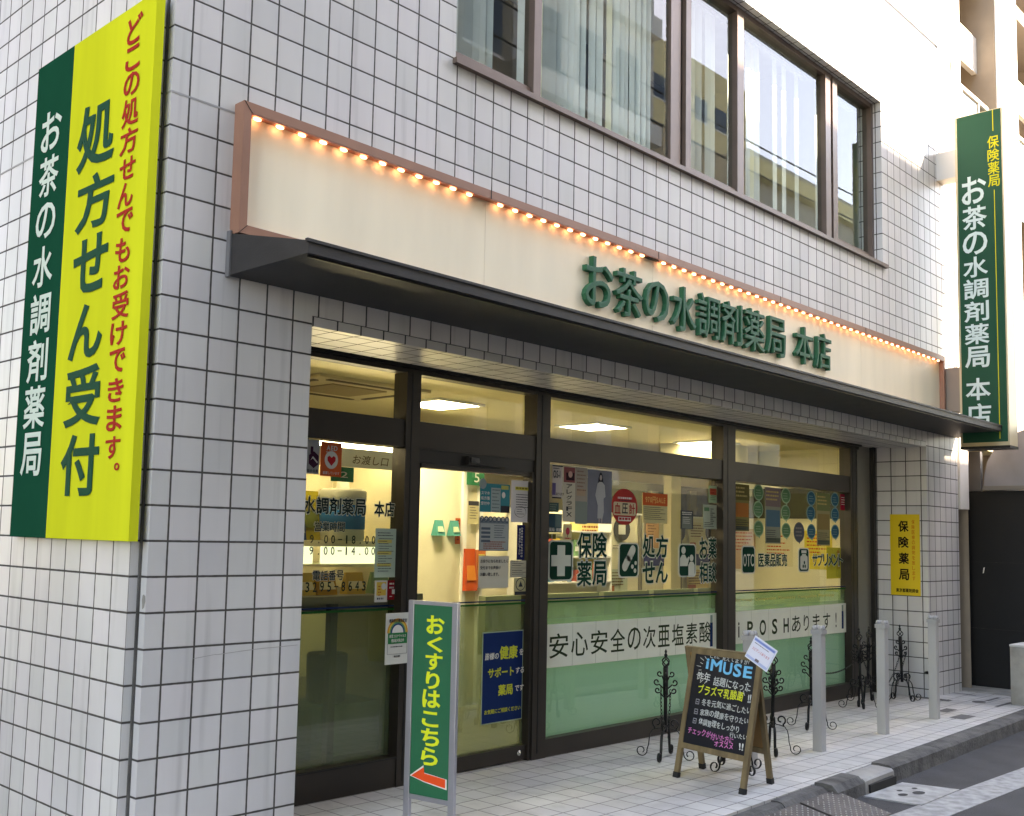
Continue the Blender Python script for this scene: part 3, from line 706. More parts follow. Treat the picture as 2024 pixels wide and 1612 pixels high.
def d_rain(mb, f, a, b, c, d):
    fit_text(mb, '感染防止徹底宣言', f, a + .03, b - .03, d - .072, d - .045, INK, .03)
    m = (a + b) / 2; cv = c + .235
    for r, cc in ((.105, (216, 150, 60)), (.093, (220, 190, 90)), (.081, (96, 150, 110)), (.069, (40, 70, 120)), (.057, (232, 232, 228))):
        poly(mb, f, ell(m, cv, r, r * 1.03, 20, 0, 180), paint(*cc), .001 + (.105 - r) * .03, .0003)
    rect(mb, f, a + .022, b - .022, cv - .082, cv - .0, paint(40, 124, 76), .003, .001)
    fit_text(mb, '新型コロナウイルス', f, a + .035, b - .035, cv - .036, cv - .012, PW, .02, .0045); fit_text(mb, '感染拡大防止中', f, a + .055, b - .055, cv - .07, cv - .045, PW, .02, .0045)
    lines(mb, f, a + .05, b - .05, cv - .1, .02, 1, INK, .008)
    for q in ((a + .02, b - .02, c + .075, c + .077), (a + .02, a + .022, c + .075, cv - .08), (b - .022, b - .02, c + .075, cv - .08)): rect(mb, f, *q, INK, .001, .001)
    fit_text(mb, '東京都', f, m - .035, m + .03, c + .05, c + .066, INK, .02)
paper('rainbow_notice', 'white paper notice with a rainbow and green band near the floor', 'notice', XZ(.66), 2.235, 2.475, 1.085, 1.470, PW, d_rain)
# door notices
def d_teal(mb, f, a, b, c, d):
    q = L(a, b, c, d)
    rect(mb, f, q(.36, 0)[0], q(.68, 0)[0], c, q(0, .86)[1], paint(150, 168, 168), .001, .001); rect(mb, f, q(.7, 0)[0], b, c, q(0, .24)[1], INK, .001, .001)
    rect(mb, f, q(.7, 0)[0], b - .02, q(0, .82)[1], d - .01, paint(176, 176, 100), .001, .001)
    for k in range(3): fit_text(mb, ('スマホ', '処方箋', '受付中')[k], f, a + .01, q(.32, 0)[0], q(0, .60 - k * .18)[1], q(0, .72 - k * .18)[1], PW, .02, .002)
    lines(mb, f, q(.4, 0)[0], q(.66, 0)[0], q(0, .8)[1], .03, 7, paint(96, 110, 116), .008, .4, .003); poly(mb, f, ell(q(.78, 0)[0], q(0, .62)[1], .022, .026), PW, .002, .001)
    poly(mb, f, ell(a + .03, d - .005, .045, .045), paint(140, 156, 156), .002, .001)
paper('teal_poster', 'teal poster with grey centre strip at top of glass door', 'poster', GD, 3.32, 3.695, 2.272, 2.515, paint(52, 132, 142), d_teal, .0)
def d_wn(mb, f, a, b, c, d):
    rect(mb, f, a + .05, b - .05, d - .085, d - .055, paint(206, 196, 90), .001, .001); lines(mb, f, a + .06, b - .05, d - .06, .02, 1, paint(120, 110, 50), .016, 0, .003)
    lines(mb, f, a + .06, b - .03, d - .12, .022, 6, INK, .007, .25); 
    e = ell(a + .12, c + .09, .075, .048, 20)
    for (x0, y0), (x1, y1) in zip(e, e[1:] + e[:1]): poly(mb, f, [(x0, y0), (x1, y1), (x1 + .003, y1 + .003), (x0 + .003, y0 + .003)], INK, .001, .001)
    lines(mb, f, a + .07, a + .17, c + .115, .02, 3, INK, .005); poly(mb, f, [(b - .06, c + .03), (b - .045, c + .11), (b - .02, c + .11), (b - .035, c + .03)], paint(60, 100, 100), .001, .001)
paper('white_note', 'white sheet with yellow heading and oval at door top corner', 'notice', GD, 3.705, 3.985, 2.195, 2.56, paint(210, 206, 206), d_wn, .008)
def d_gp(mb, f, a, b, c, d):
    GY = paint(86, 98, 110)
    rect(mb, f, a + .01, b - .01, c + .008, d - .045, paint(160, 168, 168), .001, .001)
    for k in range(7): poly(mb, f, ell(a + .028 + k * .052, d - .01, .026, .026, 12), GY, .001, .001); put_char(mb, 'アナタの薬相談'[k], f, a + .012 + k * .052, a + .042 + k * .052, d - .024, d + .004, PW, .02, lift=.003)
    for k in range(4): rect(mb, f, a + .02, a + .13, d - .10 - k * .035, d - .08 - k * .035, GY, .003, .001)
    lines(mb, f, a + .18, b - .03, d - .06, .02, 6, GY, .007, .4, .003); lines(mb, f, a + .05, b - .03, c + .08, .018, 4, paint(150, 96, 84), .01, .2, .003)
paper('grey_poster', 'grey poster with a row of round bubbles on glass door', 'poster', GD, 3.322, 3.69, 1.945, 2.222, paint(110, 122, 130), d_gp, .0)
def d_ns(mb, f, a, b, c, d):
    for k, ch in enumerate('お薬手帳をお持ちの方は'): put_char(mb, ch, f, b - .05, b - .028, d - .04 - k * .024, d - .022 - k * .024, PW, .02, lift=.001)
    for k, ch in enumerate('受付にお出し下さい'): put_char(mb, ch, f, a + .022, a + .044, d - .05 - k * .026, d - .03 - k * .026, PW, .02, lift=.001)
paper('navy_strip', 'narrow navy vertical strip sign on glass door edge', 'notice', GD, 3.80, 3.90, 1.868, 2.172, paint(34, 38, 84), d_ns, .002)
def d_wl(mb, f, a, b, c, d):
    for k in range(2):
        z = c + .01 + k * .075
        for q in ((a + .01, b - .01, z, z + .002), (a + .01, b - .01, z + .062, z + .064), (a + .01, a + .012, z, z + .063), (b - .012, b - .01, z, z + .063)): rect(mb, f, *q, INK, .001, .0005)
        lines(mb, f, a + .02, b - .03, z + .052, .016, 3, INK, .005, .4)
paper('white_label', 'small white label with two ruled boxes low on glass door', 'label', GD, 3.715, 3.955, 1.717, 1.862, paint(196, 192, 172), d_wl, .002)
def d_em(mb, f, a, b, c, d):
    m = (a + b) / 2; poly(mb, f, ell(m, c + .095, .062, .055), INK, .001, .001); poly(mb, f, ell(m, c + .095, .054, .048), paint(190, 182, 140), .0022, .0005)
    poly(mb, f, [(m - .028, c + .075), (m + .028, c + .075), (m, c + .125)], INK, .003, .0005); rect(mb, f, a + .01, b - .01, c + .004, c + .034, INK, .001, .001)
paper('round_emblem_sticker', 'pale sticker with round black emblem at bottom of the door notices', 'sticker', GD, 3.77, 3.935, 1.56, 1.712, paint(186, 178, 136), d_em, .002)
def d_ws(mb, f, a, b, c, d):
    for k, s in enumerate(('お戻りになられましたら', '受付までお声掛け', 'お願い致します。')): put_text(mb, s, f, a + .012, d - .055 - k * .055, .032, INK, .02)
paper('white_paper_sheet', 'white paper with three handwritten lines on glass door', 'notice', GD, 3.325, 3.70, 1.63, 1.90, paint(200, 196, 180), d_ws, .0)
def d_nv(mb, f, a, b, c, d):
    YG = paint(190, 196, 70)
    put_text(mb, '皆様の', f, a + .02, d - .225, .06, PW, .03, slant=.15); put_text(mb, '健康', f, a + .21, d - .225, .115, YG, .04, lift=.003); put_text(mb, 'を', f, a + .455, d - .21, .06, PW, .03, slant=.15)
    put_text(mb, 'サポート', f, a + .065, d - .375, .085, YG, .04); put_text(mb, 'する', f, a + .41, d - .365, .06, PW, .03, slant=.15)
    put_text(mb, '薬局', f, a + .20, d - .53, .095, YG, .04); put_text(mb, 'です', f, a + .405, d - .515, .06, PW, .03, slant=.15)
    put_text(mb, 'お気軽にご相談ください', f, a + .03, c + .085, .041, YG, .02, sx=1.02)
paper('navy_poster', 'large navy poster with yellow and white words low on the glass door', 'poster', GD, 3.39, 3.905, .50, 1.262, paint(22, 46, 92), d_nv, .002, border=paint(150, 170, 150))
# right shop pane, top row
def d_os(mb, f, a, b, c, d):
    rect(mb, f, a, b, d - .012, d, INK, .001, .001); put_text(mb, 'OS-1', f, a + .008, d - .115, .095, INK, .03, sx=.52); lines(mb, f, a + .01, b - .01, d - .025, .02, 1, INK, .008)
    rect(mb, f, a, a + .05, c + .03, c + .14, paint(112, 100, 140), .001, .001); put_text(mb, 'あります', f, a + .05, c + .03, .03, INK, .02); rect(mb, f, a, b - .02, c, c + .012, INK, .001, .001)
paper('drink_poster', 'white poster with black heading in the window corner by the door', 'poster', G, 4.275, 4.425, 2.425, 2.728, paint(204, 196, 190), d_os)
def d_al(mb, f, a, b, c, d):
    rect(mb, f, a + .008, b - .008, d - .15, d - .01, paint(140, 84, 84), .001, .001); rect(mb, f, a + .04, b - .02, d - .13, d - .06, paint(60, 40, 44), .003, .001); poly(mb, f, ell((a + b) / 2 + .01, d - .075, .03, .03), paint(196, 160, 150), .005, .001)
    for k, ch in enumerate('アレグラFX'): put_char(mb, ch, f, a + .05, b - .045, d - .205 - k * .052, d - .165 - k * .052, INK, .03, lift=.001)
paper('hay_fever_poster', 'tall narrow poster with black vertical lettering and red top', 'poster', G, 4.43, 4.61, 2.215, 2.73, paint(192, 186, 170), d_al, .003)
def d_p1(mb, f, a, b, c, d):
    q = L(a, b, c, d); rect(mb, f, a, b, c, q(0, .4)[1], paint(128, 138, 132), .001, .001); rect(mb, f, a + .02, b - .03, q(0, .5)[1], q(0, .62)[1], paint(172, 150, 130), .001, .001)
    lines(mb, f, a + .02, b - .02, d - .03, .035, 6, paint(140, 110, 96), .012, .4)
paper('pink_grey_poster', 'narrow faded pink and grey poster beside the poster of a figure', 'poster', G, 4.615, 4.795, 2.20, 2.728, paint(160, 152, 142), d_p1, .001)
def d_w(mb, f, a, b, c, d):
    m = (a + b) / 2 + .01; SK = paint(170, 160, 158); DR = paint(176, 178, 180); HR = paint(52, 50, 54)
    poly(mb, f, ell(m, d - .075, .030, .055), HR, .001, .0005); poly(mb, f, [(m - .035, d - .07), (m - .045, d - .15), (m + .045, d - .15), (m + .035, d - .07)], HR, .001, .0005); poly(mb, f, ell(m, d - .07, .018, .026), SK, .002, .0005)
    poly(mb, f, [(m - .02, d - .11), (m + .02, d - .11), (m + .06, d - .14), (m + .075, d - .25), (m + .045, d - .27), (m + .05, d - .40), (m + .03, d - .46), (m - .05, d - .46), (m - .045, d - .34), (m - .085, d - .24), (m - .055, d - .13)], DR, .003, .0005)
    for s in (-.02, .02): poly(mb, f, [(m + s - .012, d - .46), (m + s + .012, d - .46), (m + s + .008, c + .01), (m + s - .008, c + .01)], SK, .002, .0005)
paper('figure_poster', 'blue grey poster of a dark haired person in a pale dress', 'poster', G, 4.80, 5.18, 2.21, 2.72, mat('poster_blue_grey', rgb(98, 104, 122), .5, noise=.25, nscale=5), d_w, .002)
mb = MB(); RDD = paint(176, 60, 56); poly(mb, G, ell(5.395, 2.385, .215, .178, 36), RDD, .002, .002); poly(mb, G, rrect(5.21, 5.58, 2.30, 2.43, .02), paint(206, 192, 160), .004, .001)
for k, ch in enumerate('血圧計'): put_char(mb, ch, G, 5.225 + k * .12, 5.325 + k * .12, 2.315, 2.42, RDD if k != 1 else INK, .035, lift=.006)
lines(mb, G, 5.28, 5.52, 2.48, .03, 1, PW, .018, .1); lines(mb, G, 5.30, 5.50, 2.452, .03, 1, INK, .01, .1); rect(mb, G, 5.29, 5.50, 2.245, 2.285, PW, .004, .001); lines(mb, G, 5.30, 5.49, 2.278, .03, 1, RDD, .022, .05, .006)
tag(mb.build('round_red_sticker'), 'round red sticker with three large characters on window', 'sticker')
def d_cal(mb, f, a, b, c, d):
    rect(mb, f, a, b, d - .125, d, paint(206, 96, 56), .001, .001); fit_text(mb, '970円SALE', f, a + .04, b - .03, d - .10, d - .03, paint(230, 180, 110), .02, .003)
    lines(mb, f, a + .02, b - .03, d - .14, .02, 7, paint(110, 104, 84), .007, .3)
paper('sale_sheet', 'cream sheet with orange top band beside the round red sticker', 'notice', G, 5.70, 6.14, 2.235, 2.54, paint(206, 196, 146), d_cal, .001)
def d_sd(mb, f, a, b, c, d): rect(mb, f, a + .02, b - .03, c + .005, d - .06, paint(120, 128, 120), .001, .001); lines(mb, f, a + .02, b - .02, d - .015, .02, 2, PW, .012, .1); lines(mb, f, a + .04, b - .05, d - .07, .02, 4, PW, .006, .3, .003)
paper('dark_notice', 'small dark notice with pale lines in the middle of window', 'notice', G, 6.39, 6.63, 2.19, 2.385, paint(66, 72, 74), d_sd)
def d_r1(mb, f, a, b, c, d): rect(mb, f, a + .02, b - .01, d - .1, d - .03, paint(186, 90, 66), .001, .001); lines(mb, f, a + .03, b - .03, c + .08, .02, 3, paint(90, 130, 96), .008, .2); lines(mb, f, a + .03, b - .03, d - .04, .03, 2, paint(160, 60, 40), .014, .2, .003)
paper('green_red_notice', 'pale green notice with red block, upper one by the mullion', 'notice', G, 6.94, 7.105, 2.485, 2.672, paint(160, 186, 150), d_r1)
def d_r2(mb, f, a, b, c, d): rect(mb, f, a + .02, a + .12, d - .07, d - .03, paint(90, 130, 96), .001, .001); lines(mb, f, a + .14, b - .02, d - .04, .022, 8, INK, .01, .7); lines(mb, f, a + .02, b - .05, c + .07, .02, 3, INK, .006, .5)
paper('plain_notice', 'greyish notice with small green block, lower one by the mullion', 'notice', G, 6.83, 7.105, 2.20, 2.462, paint(164, 176, 158), d_r2, .001)
def d_fl(mb, f, a, b, c, d): poly(mb, f, ell((a + b) / 2, c + .085, .028, .034), paint(190, 70, 80), .001, .001); rect(mb, f, (a + b) / 2 - .003, (a + b) / 2 + .003, c + .03, c + .06, INK, .001, .001); lines(mb, f, a + .02, b - .02, c + .025, .02, 1, paint(180, 60, 60), .012, 0)
paper('tulip_sticker', 'cream sticker with a small red drop below tall narrow poster', 'sticker', G, 4.445, 4.57, 2.045, 2.195, paint(208, 196, 150), d_fl)
paper('teal_leaflet', 'small dark teal leaflet on window edge, upper one', 'leaflet', G, 4.225, 4.375, 2.30, 2.385, paint(74, 96, 92), lambda mb, f, a, b, c, d: lines(mb, f, a + .02, b - .02, d - .015, .02, 3, paint(130, 150, 140), .008))
def d_s2(mb, f, a, b, c, d):
    rect(mb, f, a + .005, a + .095, c + .05, d - .005, paint(56, 84, 96), .001, .001); rect(mb, f, a + .1, b - .005, c + .05, d - .005, paint(96, 118, 116), .001, .001); fit_text(mb, '薬局', f, a + .01, a + .09, c + .01, c + .042, PW, .02); fit_text(mb, '健康', f, a + .11, b - .01, c + .01, c + .042, PW, .02)
paper('twin_leaflet', 'pair of dark leaflets side by side on window edge, lower one', 'leaflet', G, 4.225, 4.425, 2.115, 2.285, paint(70, 96, 100), d_s2)
paper('olive_label', 'tiny two part olive label under the dark leaflets', 'label', G, 4.225, 4.34, 2.055, 2.10, paint(96, 92, 52), lambda mb, f, a, b, c, d: rect(mb, f, a + .055, a + .06, c, d, PW, .001, .001))
# long white banners of taped sheets under the stripe
BAN = mat('white_banner_paper', rgb(220, 226, 212), .6, noise=.05)
def banner(label, u0, u1, v0a, v1a, v0b, v1b, chars, boldset, seams):
    mb = MB(); k0 = lambda u: (u - u0) / (u1 - u0)
    poly(mb, G, [(u0, v0a), (u1, v0b), (u1, v1b), (u0, v1a)], BAN, .003, .002)
    for s_ in seams: rect(mb, G, s_, s_ + .004, v0a + (v0b - v0a) * k0(s_) + .002, v1a + (v1b - v1a) * k0(s_) - .002, paint(160, 172, 152), .0055, .0005)
    for ch, a, b, c, d in chars: put_char(mb, ch, G, a, b, c, d, paint(50, 62, 40), .035 if ch in boldset else .012, lift=.006)
    a = u1 - .13; rect(mb, G, a, a + .055, v0b + .05, v1b - .10, NAVY, .0055, .001); rect(mb, G, a + .005, a + .05, v1b - .10, v1b - .02, paint(130, 150, 140), .0055, .001)
    tag(mb.build('paper_banner'), label, 'banner')
cs = []; x = 4.27
for ch, w in zip('安心安全の次亜塩素酸', (.30, .28, .29, .27, .25, .25, .24, .25, .25, .26)):
    cs.append((ch, x, x + w - .03, .985, 1.205)); x += w * 1.045
banner('long white paper banner with thin black characters beginning beside the door', 4.235, 7.10, .905, 1.29, .885, 1.29, cs, '', (4.60, 4.95, 5.30, 5.62, 6.02, 6.30, 6.62))
cs = [('i', 7.56, 7.59, 1.00, 1.17), ('P', 7.76, 7.89, 1.00, 1.17), ('O', 8.04, 8.19, .995, 1.175), ('S', 8.33, 8.46, .995, 1.175), ('H', 8.61, 8.74, 1.0, 1.17), ('あ', 8.82, 9.04, .995, 1.19), ('り', 9.12, 9.26, .995, 1.19), ('ま', 9.36, 9.55, .995, 1.19), ('す', 9.64, 9.84, .995, 1.19), ('!', 9.99, 10.02, 1.0, 1.19)]
banner('long white paper banner with bold Latin letters at the far window', 7.47, 10.30, .93, 1.29, .925, 1.30, cs, 'iPOSH', (7.85, 8.25, 8.78, 9.25, 9.68))
# far pane posters and bubble stickers
def d_far(c1, c2):
    def d(mb, f, a, b, c, d_):
        q = L(a, b, c, d_)
        rect(mb, f, a, b, q(0, .66)[1], d_, paint(*c1), .001, .001); rect(mb, f, a + .02, b - .02, q(0, .30)[1], q(0, .6)[1], paint(*c2), .001, .001)
        lines(mb, f, a + .02, b - .02, q(0, .94)[1], .045, 3, paint(190, 170, 110), .02, .4, .003); lines(mb, f, a + .02, b - .02, q(0, .24)[1], .025, 5, INK, .007, .4)
        rect(mb, f, a + .02, b - .02, q(0, .02)[1], q(0, .10)[1], paint(90, 96, 80), .001, .001)
    return d
paper('brown_poster', 'tall brown and orange poster next to the mullion of far pane', 'poster', G, 7.49, 7.81, 2.19, 2.72, paint(132, 124, 76), d_far((104, 96, 56), (176, 112, 60)))
paper('blue_figure_poster', 'grey poster with blue shapes between columns of green bubbles', 'poster', G, 8.18, 8.55, 2.055, 2.715, paint(142, 148, 130), d_far((128, 112, 110), (84, 116, 130)))
paper('beige_photo_poster', 'beige photo poster between columns of blue bubbles', 'poster', G, 9.49, 9.86, 2.045, 2.71, paint(160, 152, 112), d_far((120, 128, 84), (150, 130, 84)))
paper('red_corner_sticker', 'dark red sticker in top corner of far pane', 'sticker', G, 10.17, 10.295, 2.51, 2.72, paint(150, 24, 48), lambda mb, f, a, b, c, d: lines(mb, f, a + .015, b - .01, d - .04, .03, 4, PW, .008, .2))
paper('yellow_flyer', 'yellow flyer with orange vertical characters low in far pane', 'flyer', XZ(.80), 9.86, 10.27, 1.62, 2.02, paint(206, 190, 70), lambda mb, f, a, b, c, d: [put_char(mb, ch, f, b - .12, b - .04, d - .10 - k * .09, d - .03 - k * .09, paint(196, 110, 50), .03, lift=.001) for k, ch in enumerate('免疫力')], 0)
BUB = []
for (x, z) in ((8.03, 2.645), (8.02, 2.45), (8.03, 2.225), (8.69, 2.635), (8.68, 2.43), (8.69, 2.215)): BUB.append((x, z, (92, 132, 92), (150, 180, 150), 'green'))
for (x, z) in ((9.35, 2.63), (9.335, 2.445), (9.345, 2.215), (10.01, 2.64), (10.01, 2.445), (10.01, 2.225)): BUB.append((x, z, (50, 100, 120), (120, 160, 160), 'blue'))
names = {'green': ('first', 'second'), 'blue': ('third', 'fourth')}
for k, (x, z, c1, c2, nm) in enumerate(BUB):
    mb = MB(); tail = [(x - .02, z - .085), (x + .025, z - .118), (x + .035, z - .075)]
    poly(mb, G, ell(x, z, .115, .095, 20), paint(*c2), .002, .001); poly(mb, G, tail, paint(*c2), .0022, .001); poly(mb, G, ell(x, z, .098, .080, 20), paint(*c1), .0035, .001)
    lines(mb, G, x - .07, x + .07, z + .03, .03, 3, paint(*c2), .008, .3, .005)
    tag(mb.build('bubble_sticker'), '%s speech bubble sticker, %s of the %s bubble column from the mullion' % (nm, ('top', 'middle', 'bottom')[k % 3], names[nm][(k % 6) // 3]), 'sticker', 'speech bubble stickers')
mb = MB(); poly(mb, G, ell(9.02, 2.20, .14, .125, 24), paint(120, 124, 116), .002, .001); poly(mb, G, ell(9.02, 2.20, .128, .113, 24), paint(86, 90, 96), .0035, .001); poly(mb, G, [(9.0, 2.09), (9.03, 2.055), (9.05, 2.095)], paint(86, 90, 96), .003, .001)
lines(mb, G, 8.93, 9.11, 2.26, .045, 3, paint(130, 130, 130), .02, .2, .005); tag(mb.build('grey_bubble_sticker'), 'large grey round sticker between the bubble columns', 'sticker')

# ================================================================ INSIDE THE SHOP
PANEL = emit('lamp_diffuser', (1, .94, .79, 1), 5.6)
for k, (x, lab) in enumerate(((4.38, 'square ceiling lamp over the entrance, first from the door side'), (6.95, 'square ceiling lamp in the middle bay of the shop'), (9.5, 'square ceiling lamp in the farthest bay of the shop'))):
    t = thing('ceiling_light', lab, 'ceiling lamp', (x, 2.35, 3.42), 'square ceiling lamps')
    mb = MB()
    for a, b, c, d in ((-.33, .33, -.33, -.29), (-.33, .33, .29, .33), (-.33, -.29, -.29, .29), (.29, .33, -.29, .29)): mb.box(x + a, x + b, 2.35 + c, 2.35 + d, 3.395, 3.4195, WHITE)
    mb.build('lamp_frame', t); mb = MB(); mb.box(x - .289, x + .289, 2.061, 2.639, 3.402, 3.412, PANEL); mb.build('diffuser', t)
t = thing('ceiling_cassette', 'square air conditioner cassette in the ceiling behind the end transom', 'air conditioner', (3.0, 2.25, 3.42))
mb = MB(); mb.box(2.35, 3.65, 1.72, 2.78, 3.39, 3.419, mat('cassette_white', rgb(196, 184, 146), .6)); mb.build('cassette_panel', t)
mb = MB(); mb.box(2.68, 3.32, 1.97, 2.53, 3.381, 3.3895, mat('cassette_grille', rgb(140, 124, 84), .7)); mb.build('grille', t)
mb = MB()
for a, b, c, d in ((2.5, 3.5, 1.78, 1.84), (2.5, 3.5, 2.66, 2.72), (2.41, 2.47, 1.9, 2.6), (3.53, 3.59, 1.9, 2.6)): mb.box(a, b, c, d, 3.383, 3.3895, mat('vent_shadow', rgb(84, 74, 44), .8))
mb.build('air_slot', t)
# dispensing booth
t = thing('dispensing_counter', 'cream dispensing booth with a lit top and number boards behind the end pane', 'counter', (2.2, 1.6, .168))
mb = MB(); mb.box(1.6, 3.22, 1.60, 1.64, 2.63, 2.79, WHITE); mb.build('fascia', t)
mb = MB(); mb.box(1.6, 3.22, 1.615, 1.66, 2.795, 2.845, emit('fascia_lamp', (1, .94, .76, 1), 2.4)); mb.build('lamp', t)
mb = MB(); put_text(mb, 'お渡し口', XZ(1.60), 2.62, 2.665, .085, paint(110, 96, 60), .005, sx=1.25, slant=.15, lift=.001); mb.build('lettering', t)
mb = MB(); mb.box(1.6, 3.6, 2.6, 2.65, 1.4, 2.9, IWALL); mb.box(3.22, 3.28, 1.6, 2.6, .168, 2.9, IWALL); mb.box(1.6, 3.22, 1.6, 2.6, 2.9, 2.95, IWALL); mb.build('booth_wall', t)
mb = MB(); mb.box(1.6, 3.22, 1.30, 2.6, 1.50, 1.56, mat('grey_counter_top', rgb(116, 112, 92), .5)); mb.box(1.6, 3.22, 1.62, 1.66, 1.40, 1.5, mat('grey_counter_top', rgb(116, 112, 92), .5)); mb.build('counter_top', t)
mb = MB()
for x in (1.75, 2.42, 3.1): mb.box(x, x + .07, 1.55, 1.62, .168, 1.5, mat('olive_leg', rgb(70, 72, 54), .6))
mb.build('support', t)
mb = MB(); mb.box(1.7, 3.15, 1.75, 2.3, 1.95, 2.0, IWALL); mb.box(1.7, 3.15, 1.745, 2.3, 1.775, 1.80, IWALL); mb.build('shelf', t)
mb = MB(); mb.box(1.7, 2.40, 1.80, 1.83, 1.802, 1.948, emit('lit_shelf_panel', (.82, 1, .84, 1), .10)); mb.box(2.5, 3.15, 1.80, 1.83, 1.802, 1.948, emit('lit_shelf_panel', (.82, 1, .84, 1), .10)); mb.build('lit_panel', t)
def num_board(label, fr, u0, u1, v0, v1, s):
    mb = MB(); rect(mb, fr, u0, u1, v0, v1, paint(30, 120, 78), 0, .01); put_char(mb, s, fr, (u0 * .52 + u1 * .48) - .02, (u0 * .48 + u1 * .52) + .05, v0 + .035, v1 - .04, PW, .005, lift=.012)
    tag(mb.build('number_board'), label, 'number board', 'green number boards')
num_board('green number board with a two, hanging by the orange sticker', XZ(1.62), 2.42, 2.66, 2.50, 2.625, '2')
num_board('green number board with a five, hanging inside glass door', XZ(2.94), 5.40, 5.68, 2.64, 2.825, '5')
t = thing('display_bottle', 'large white plastic pack with blue label and ribbed cap in booth', 'bottle', (2.72, 1.9, 2.0))
BW = mat('bottle_white', rgb(190, 190, 168), .45)
mb = MB(); mb.lathe([(.0, 2.0), (.19, 2.0), (.2, 2.02), (.2, 2.32), (.17, 2.34)], (2.74, 1.85, 0), BW, 28); mb.build('bottle_body', t)
mb = MB(); mb.lathe([(.205, 2.34), (.21, 2.35), (.21, 2.43), (.18, 2.45), (.06, 2.455), (.05, 2.53), (.0, 2.53)], (2.74, 1.85, 0), mat('cap_grey', rgb(170, 172, 158), .5), 28); mb.build('bottle_cap', t)
mb = MB(); mb.lathe([(.2015, 2.10), (.2025, 2.10), (.2025, 2.31), (.2015, 2.31)], (2.74, 1.85, 0), paint(40, 112, 168), 28); mb.build('bottle_label', t)
def bag(name, label, cat, x0, x1, y, z0, z1, c, c2):
    mb = MB(); P = [(x0, y, z0), (x1, y, z0), (x1, y + .1, z0), (x0, y + .1, z0), (x0 + .01, y + .04, z1), (x1 - .01, y + .04, z1), (x1 - .01, y + .06, z1), (x0 + .01, y + .06, z1)]
    mb.hexa(P, paint(*c)); mb.hexa([(x0 + .02, y - .002, z0 + (z1 - z0) * .25), (x1 - .02, y - .002, z0 + (z1 - z0) * .25), (x1 - .02, y + .04, z0 + (z1 - z0) * .25), (x0 + .02, y + .04, z0 + (z1 - z0) * .25),
        (x0 + .03, y + .02, z0 + (z1 - z0) * .6), (x1 - .03, y + .02, z0 + (z1 - z0) * .6), (x1 - .03, y + .03, z0 + (z1 - z0) * .6), (x0 + .03, y + .03, z0 + (z1 - z0) * .6)], paint(*c2))
    tag(mb.build(name), label, cat)
bag('olive_packet', 'upright olive packet beside the big white bottle', 'packet', 2.33, 2.52, 1.86, 2.0, 2.42, (140, 128, 40), (96, 104, 50))
bag('navy_packet', 'navy packet at the end of booth shelf', 'packet', 2.12, 2.33, 1.80, 2.0, 2.24, (26, 52, 92), (150, 150, 140))
for k, (x, c, lab) in enumerate(((1.75, (190, 150, 60), 'yellow sweets bag on counter, first from wall'), (1.98, (200, 170, 90), 'pale yellow sweets bag on counter, second from wall'), (2.2, (176, 130, 50), 'ochre sweets bag on counter, third from wall'), (2.5, (196, 160, 80), 'straw coloured sweets bag on counter, fourth from wall'), (2.78, (120, 150, 110), 'pale green sweets bag on counter, last in row'))):
    bag('sweets_bag', lab, 'packet', x, x + .2, 1.45, 1.562, 1.74, c, (220, 210, 180))
bag('orange_bag', 'orange red paper bag hanging on the partition inside door', 'bag', 5.39, 5.57, 2.90, 1.45, 1.92, (200, 84, 44), (216, 130, 60))
paper('orange_strip', 'narrow orange strip notice on the partition inside door', 'notice', XZ(2.995), 5.29, 5.37, 1.97, 2.26, paint(206, 96, 40), lambda mb, f, a, b, c, d: lines(mb, f, a + .02, b - .02, d - .02, .03, 8, paint(120, 40, 30), .016, .1), 0)
paper('post_notice', 'small cream notice with dark heading on white post inside door', 'notice', XZ(2.955), 5.45, 5.62, 2.20, 2.46, paint(200, 190, 150), lambda mb, f, a, b, c, d: (rect(mb, f, a, b, d - .05, d, INK, .001, .001), lines(mb, f, a + .02, b - .02, d - .07, .03, 5, INK, .008, .5)), 0)
for k, (x, lab) in enumerate(((4.92, 'teal packet on the partition, farther from the orange strip'), (5.16, 'teal packet on the partition, nearer the orange strip'))):
    bag('teal_packet', lab, 'packet', x, x + .13, 2.90, 2.06, 2.23, (70, 150, 140), (180, 200, 170))
# partition and fittings seen through the door
t = thing('partition_screen', 'cream partition with a white post standing inside the entrance', 'partition', (5.0, 3.0, .168))
mb = MB(); mb.box(4.62, 5.38, 3.0, 3.05, .168, 3.3, IWALL); mb.build('panel', t)
mb = MB(); mb.box(5.38, 5.44, 2.96, 3.06, .168, 3.3, WHITE); mb.box(5.66, 5.72, 2.97, 3.05, .168, 3.3, WHITE); mb.build('post', t)
mb = MB(); mb.box(5.44, 5.66, 3.02, 3.04, .168, 3.0, IWALL); mb.build('back_panel', t)
tag((lambda mb: (mb.box(5.58, 5.72, 2.92, 2.96, 1.48, 1.91, paint(196, 110, 60)), mb.box(5.60, 5.70, 2.914, 2.919, 1.62, 1.86, paint(206, 190, 110)), poly(mb, XZ(2.914), ell(5.65, 1.80, .03, .035), paint(90, 60, 46)), mb)[-1])(MB()).build('magazine_rack'), 'orange and cream brochure holder on partition', 'brochure holder')
t = thing('waiting_bench', 'grey waiting bench beyond the frosted glass', 'bench', (6.5, 2.0, .168))
mb = MB()
for k in range(5): mb.box(5.2 + k * 1.05, 6.15 + k * 1.05, 1.9, 2.45, .62, .76, mat('bench_grey', rgb(120, 130, 100), .7))
mb.build('seat', t); mb = MB()
for k in range(5): mb.box(5.2 + k * 1.05, 6.15 + k * 1.05, 2.42, 2.52, .8, 1.42, mat('bench_grey', rgb(120, 130, 100), .7))
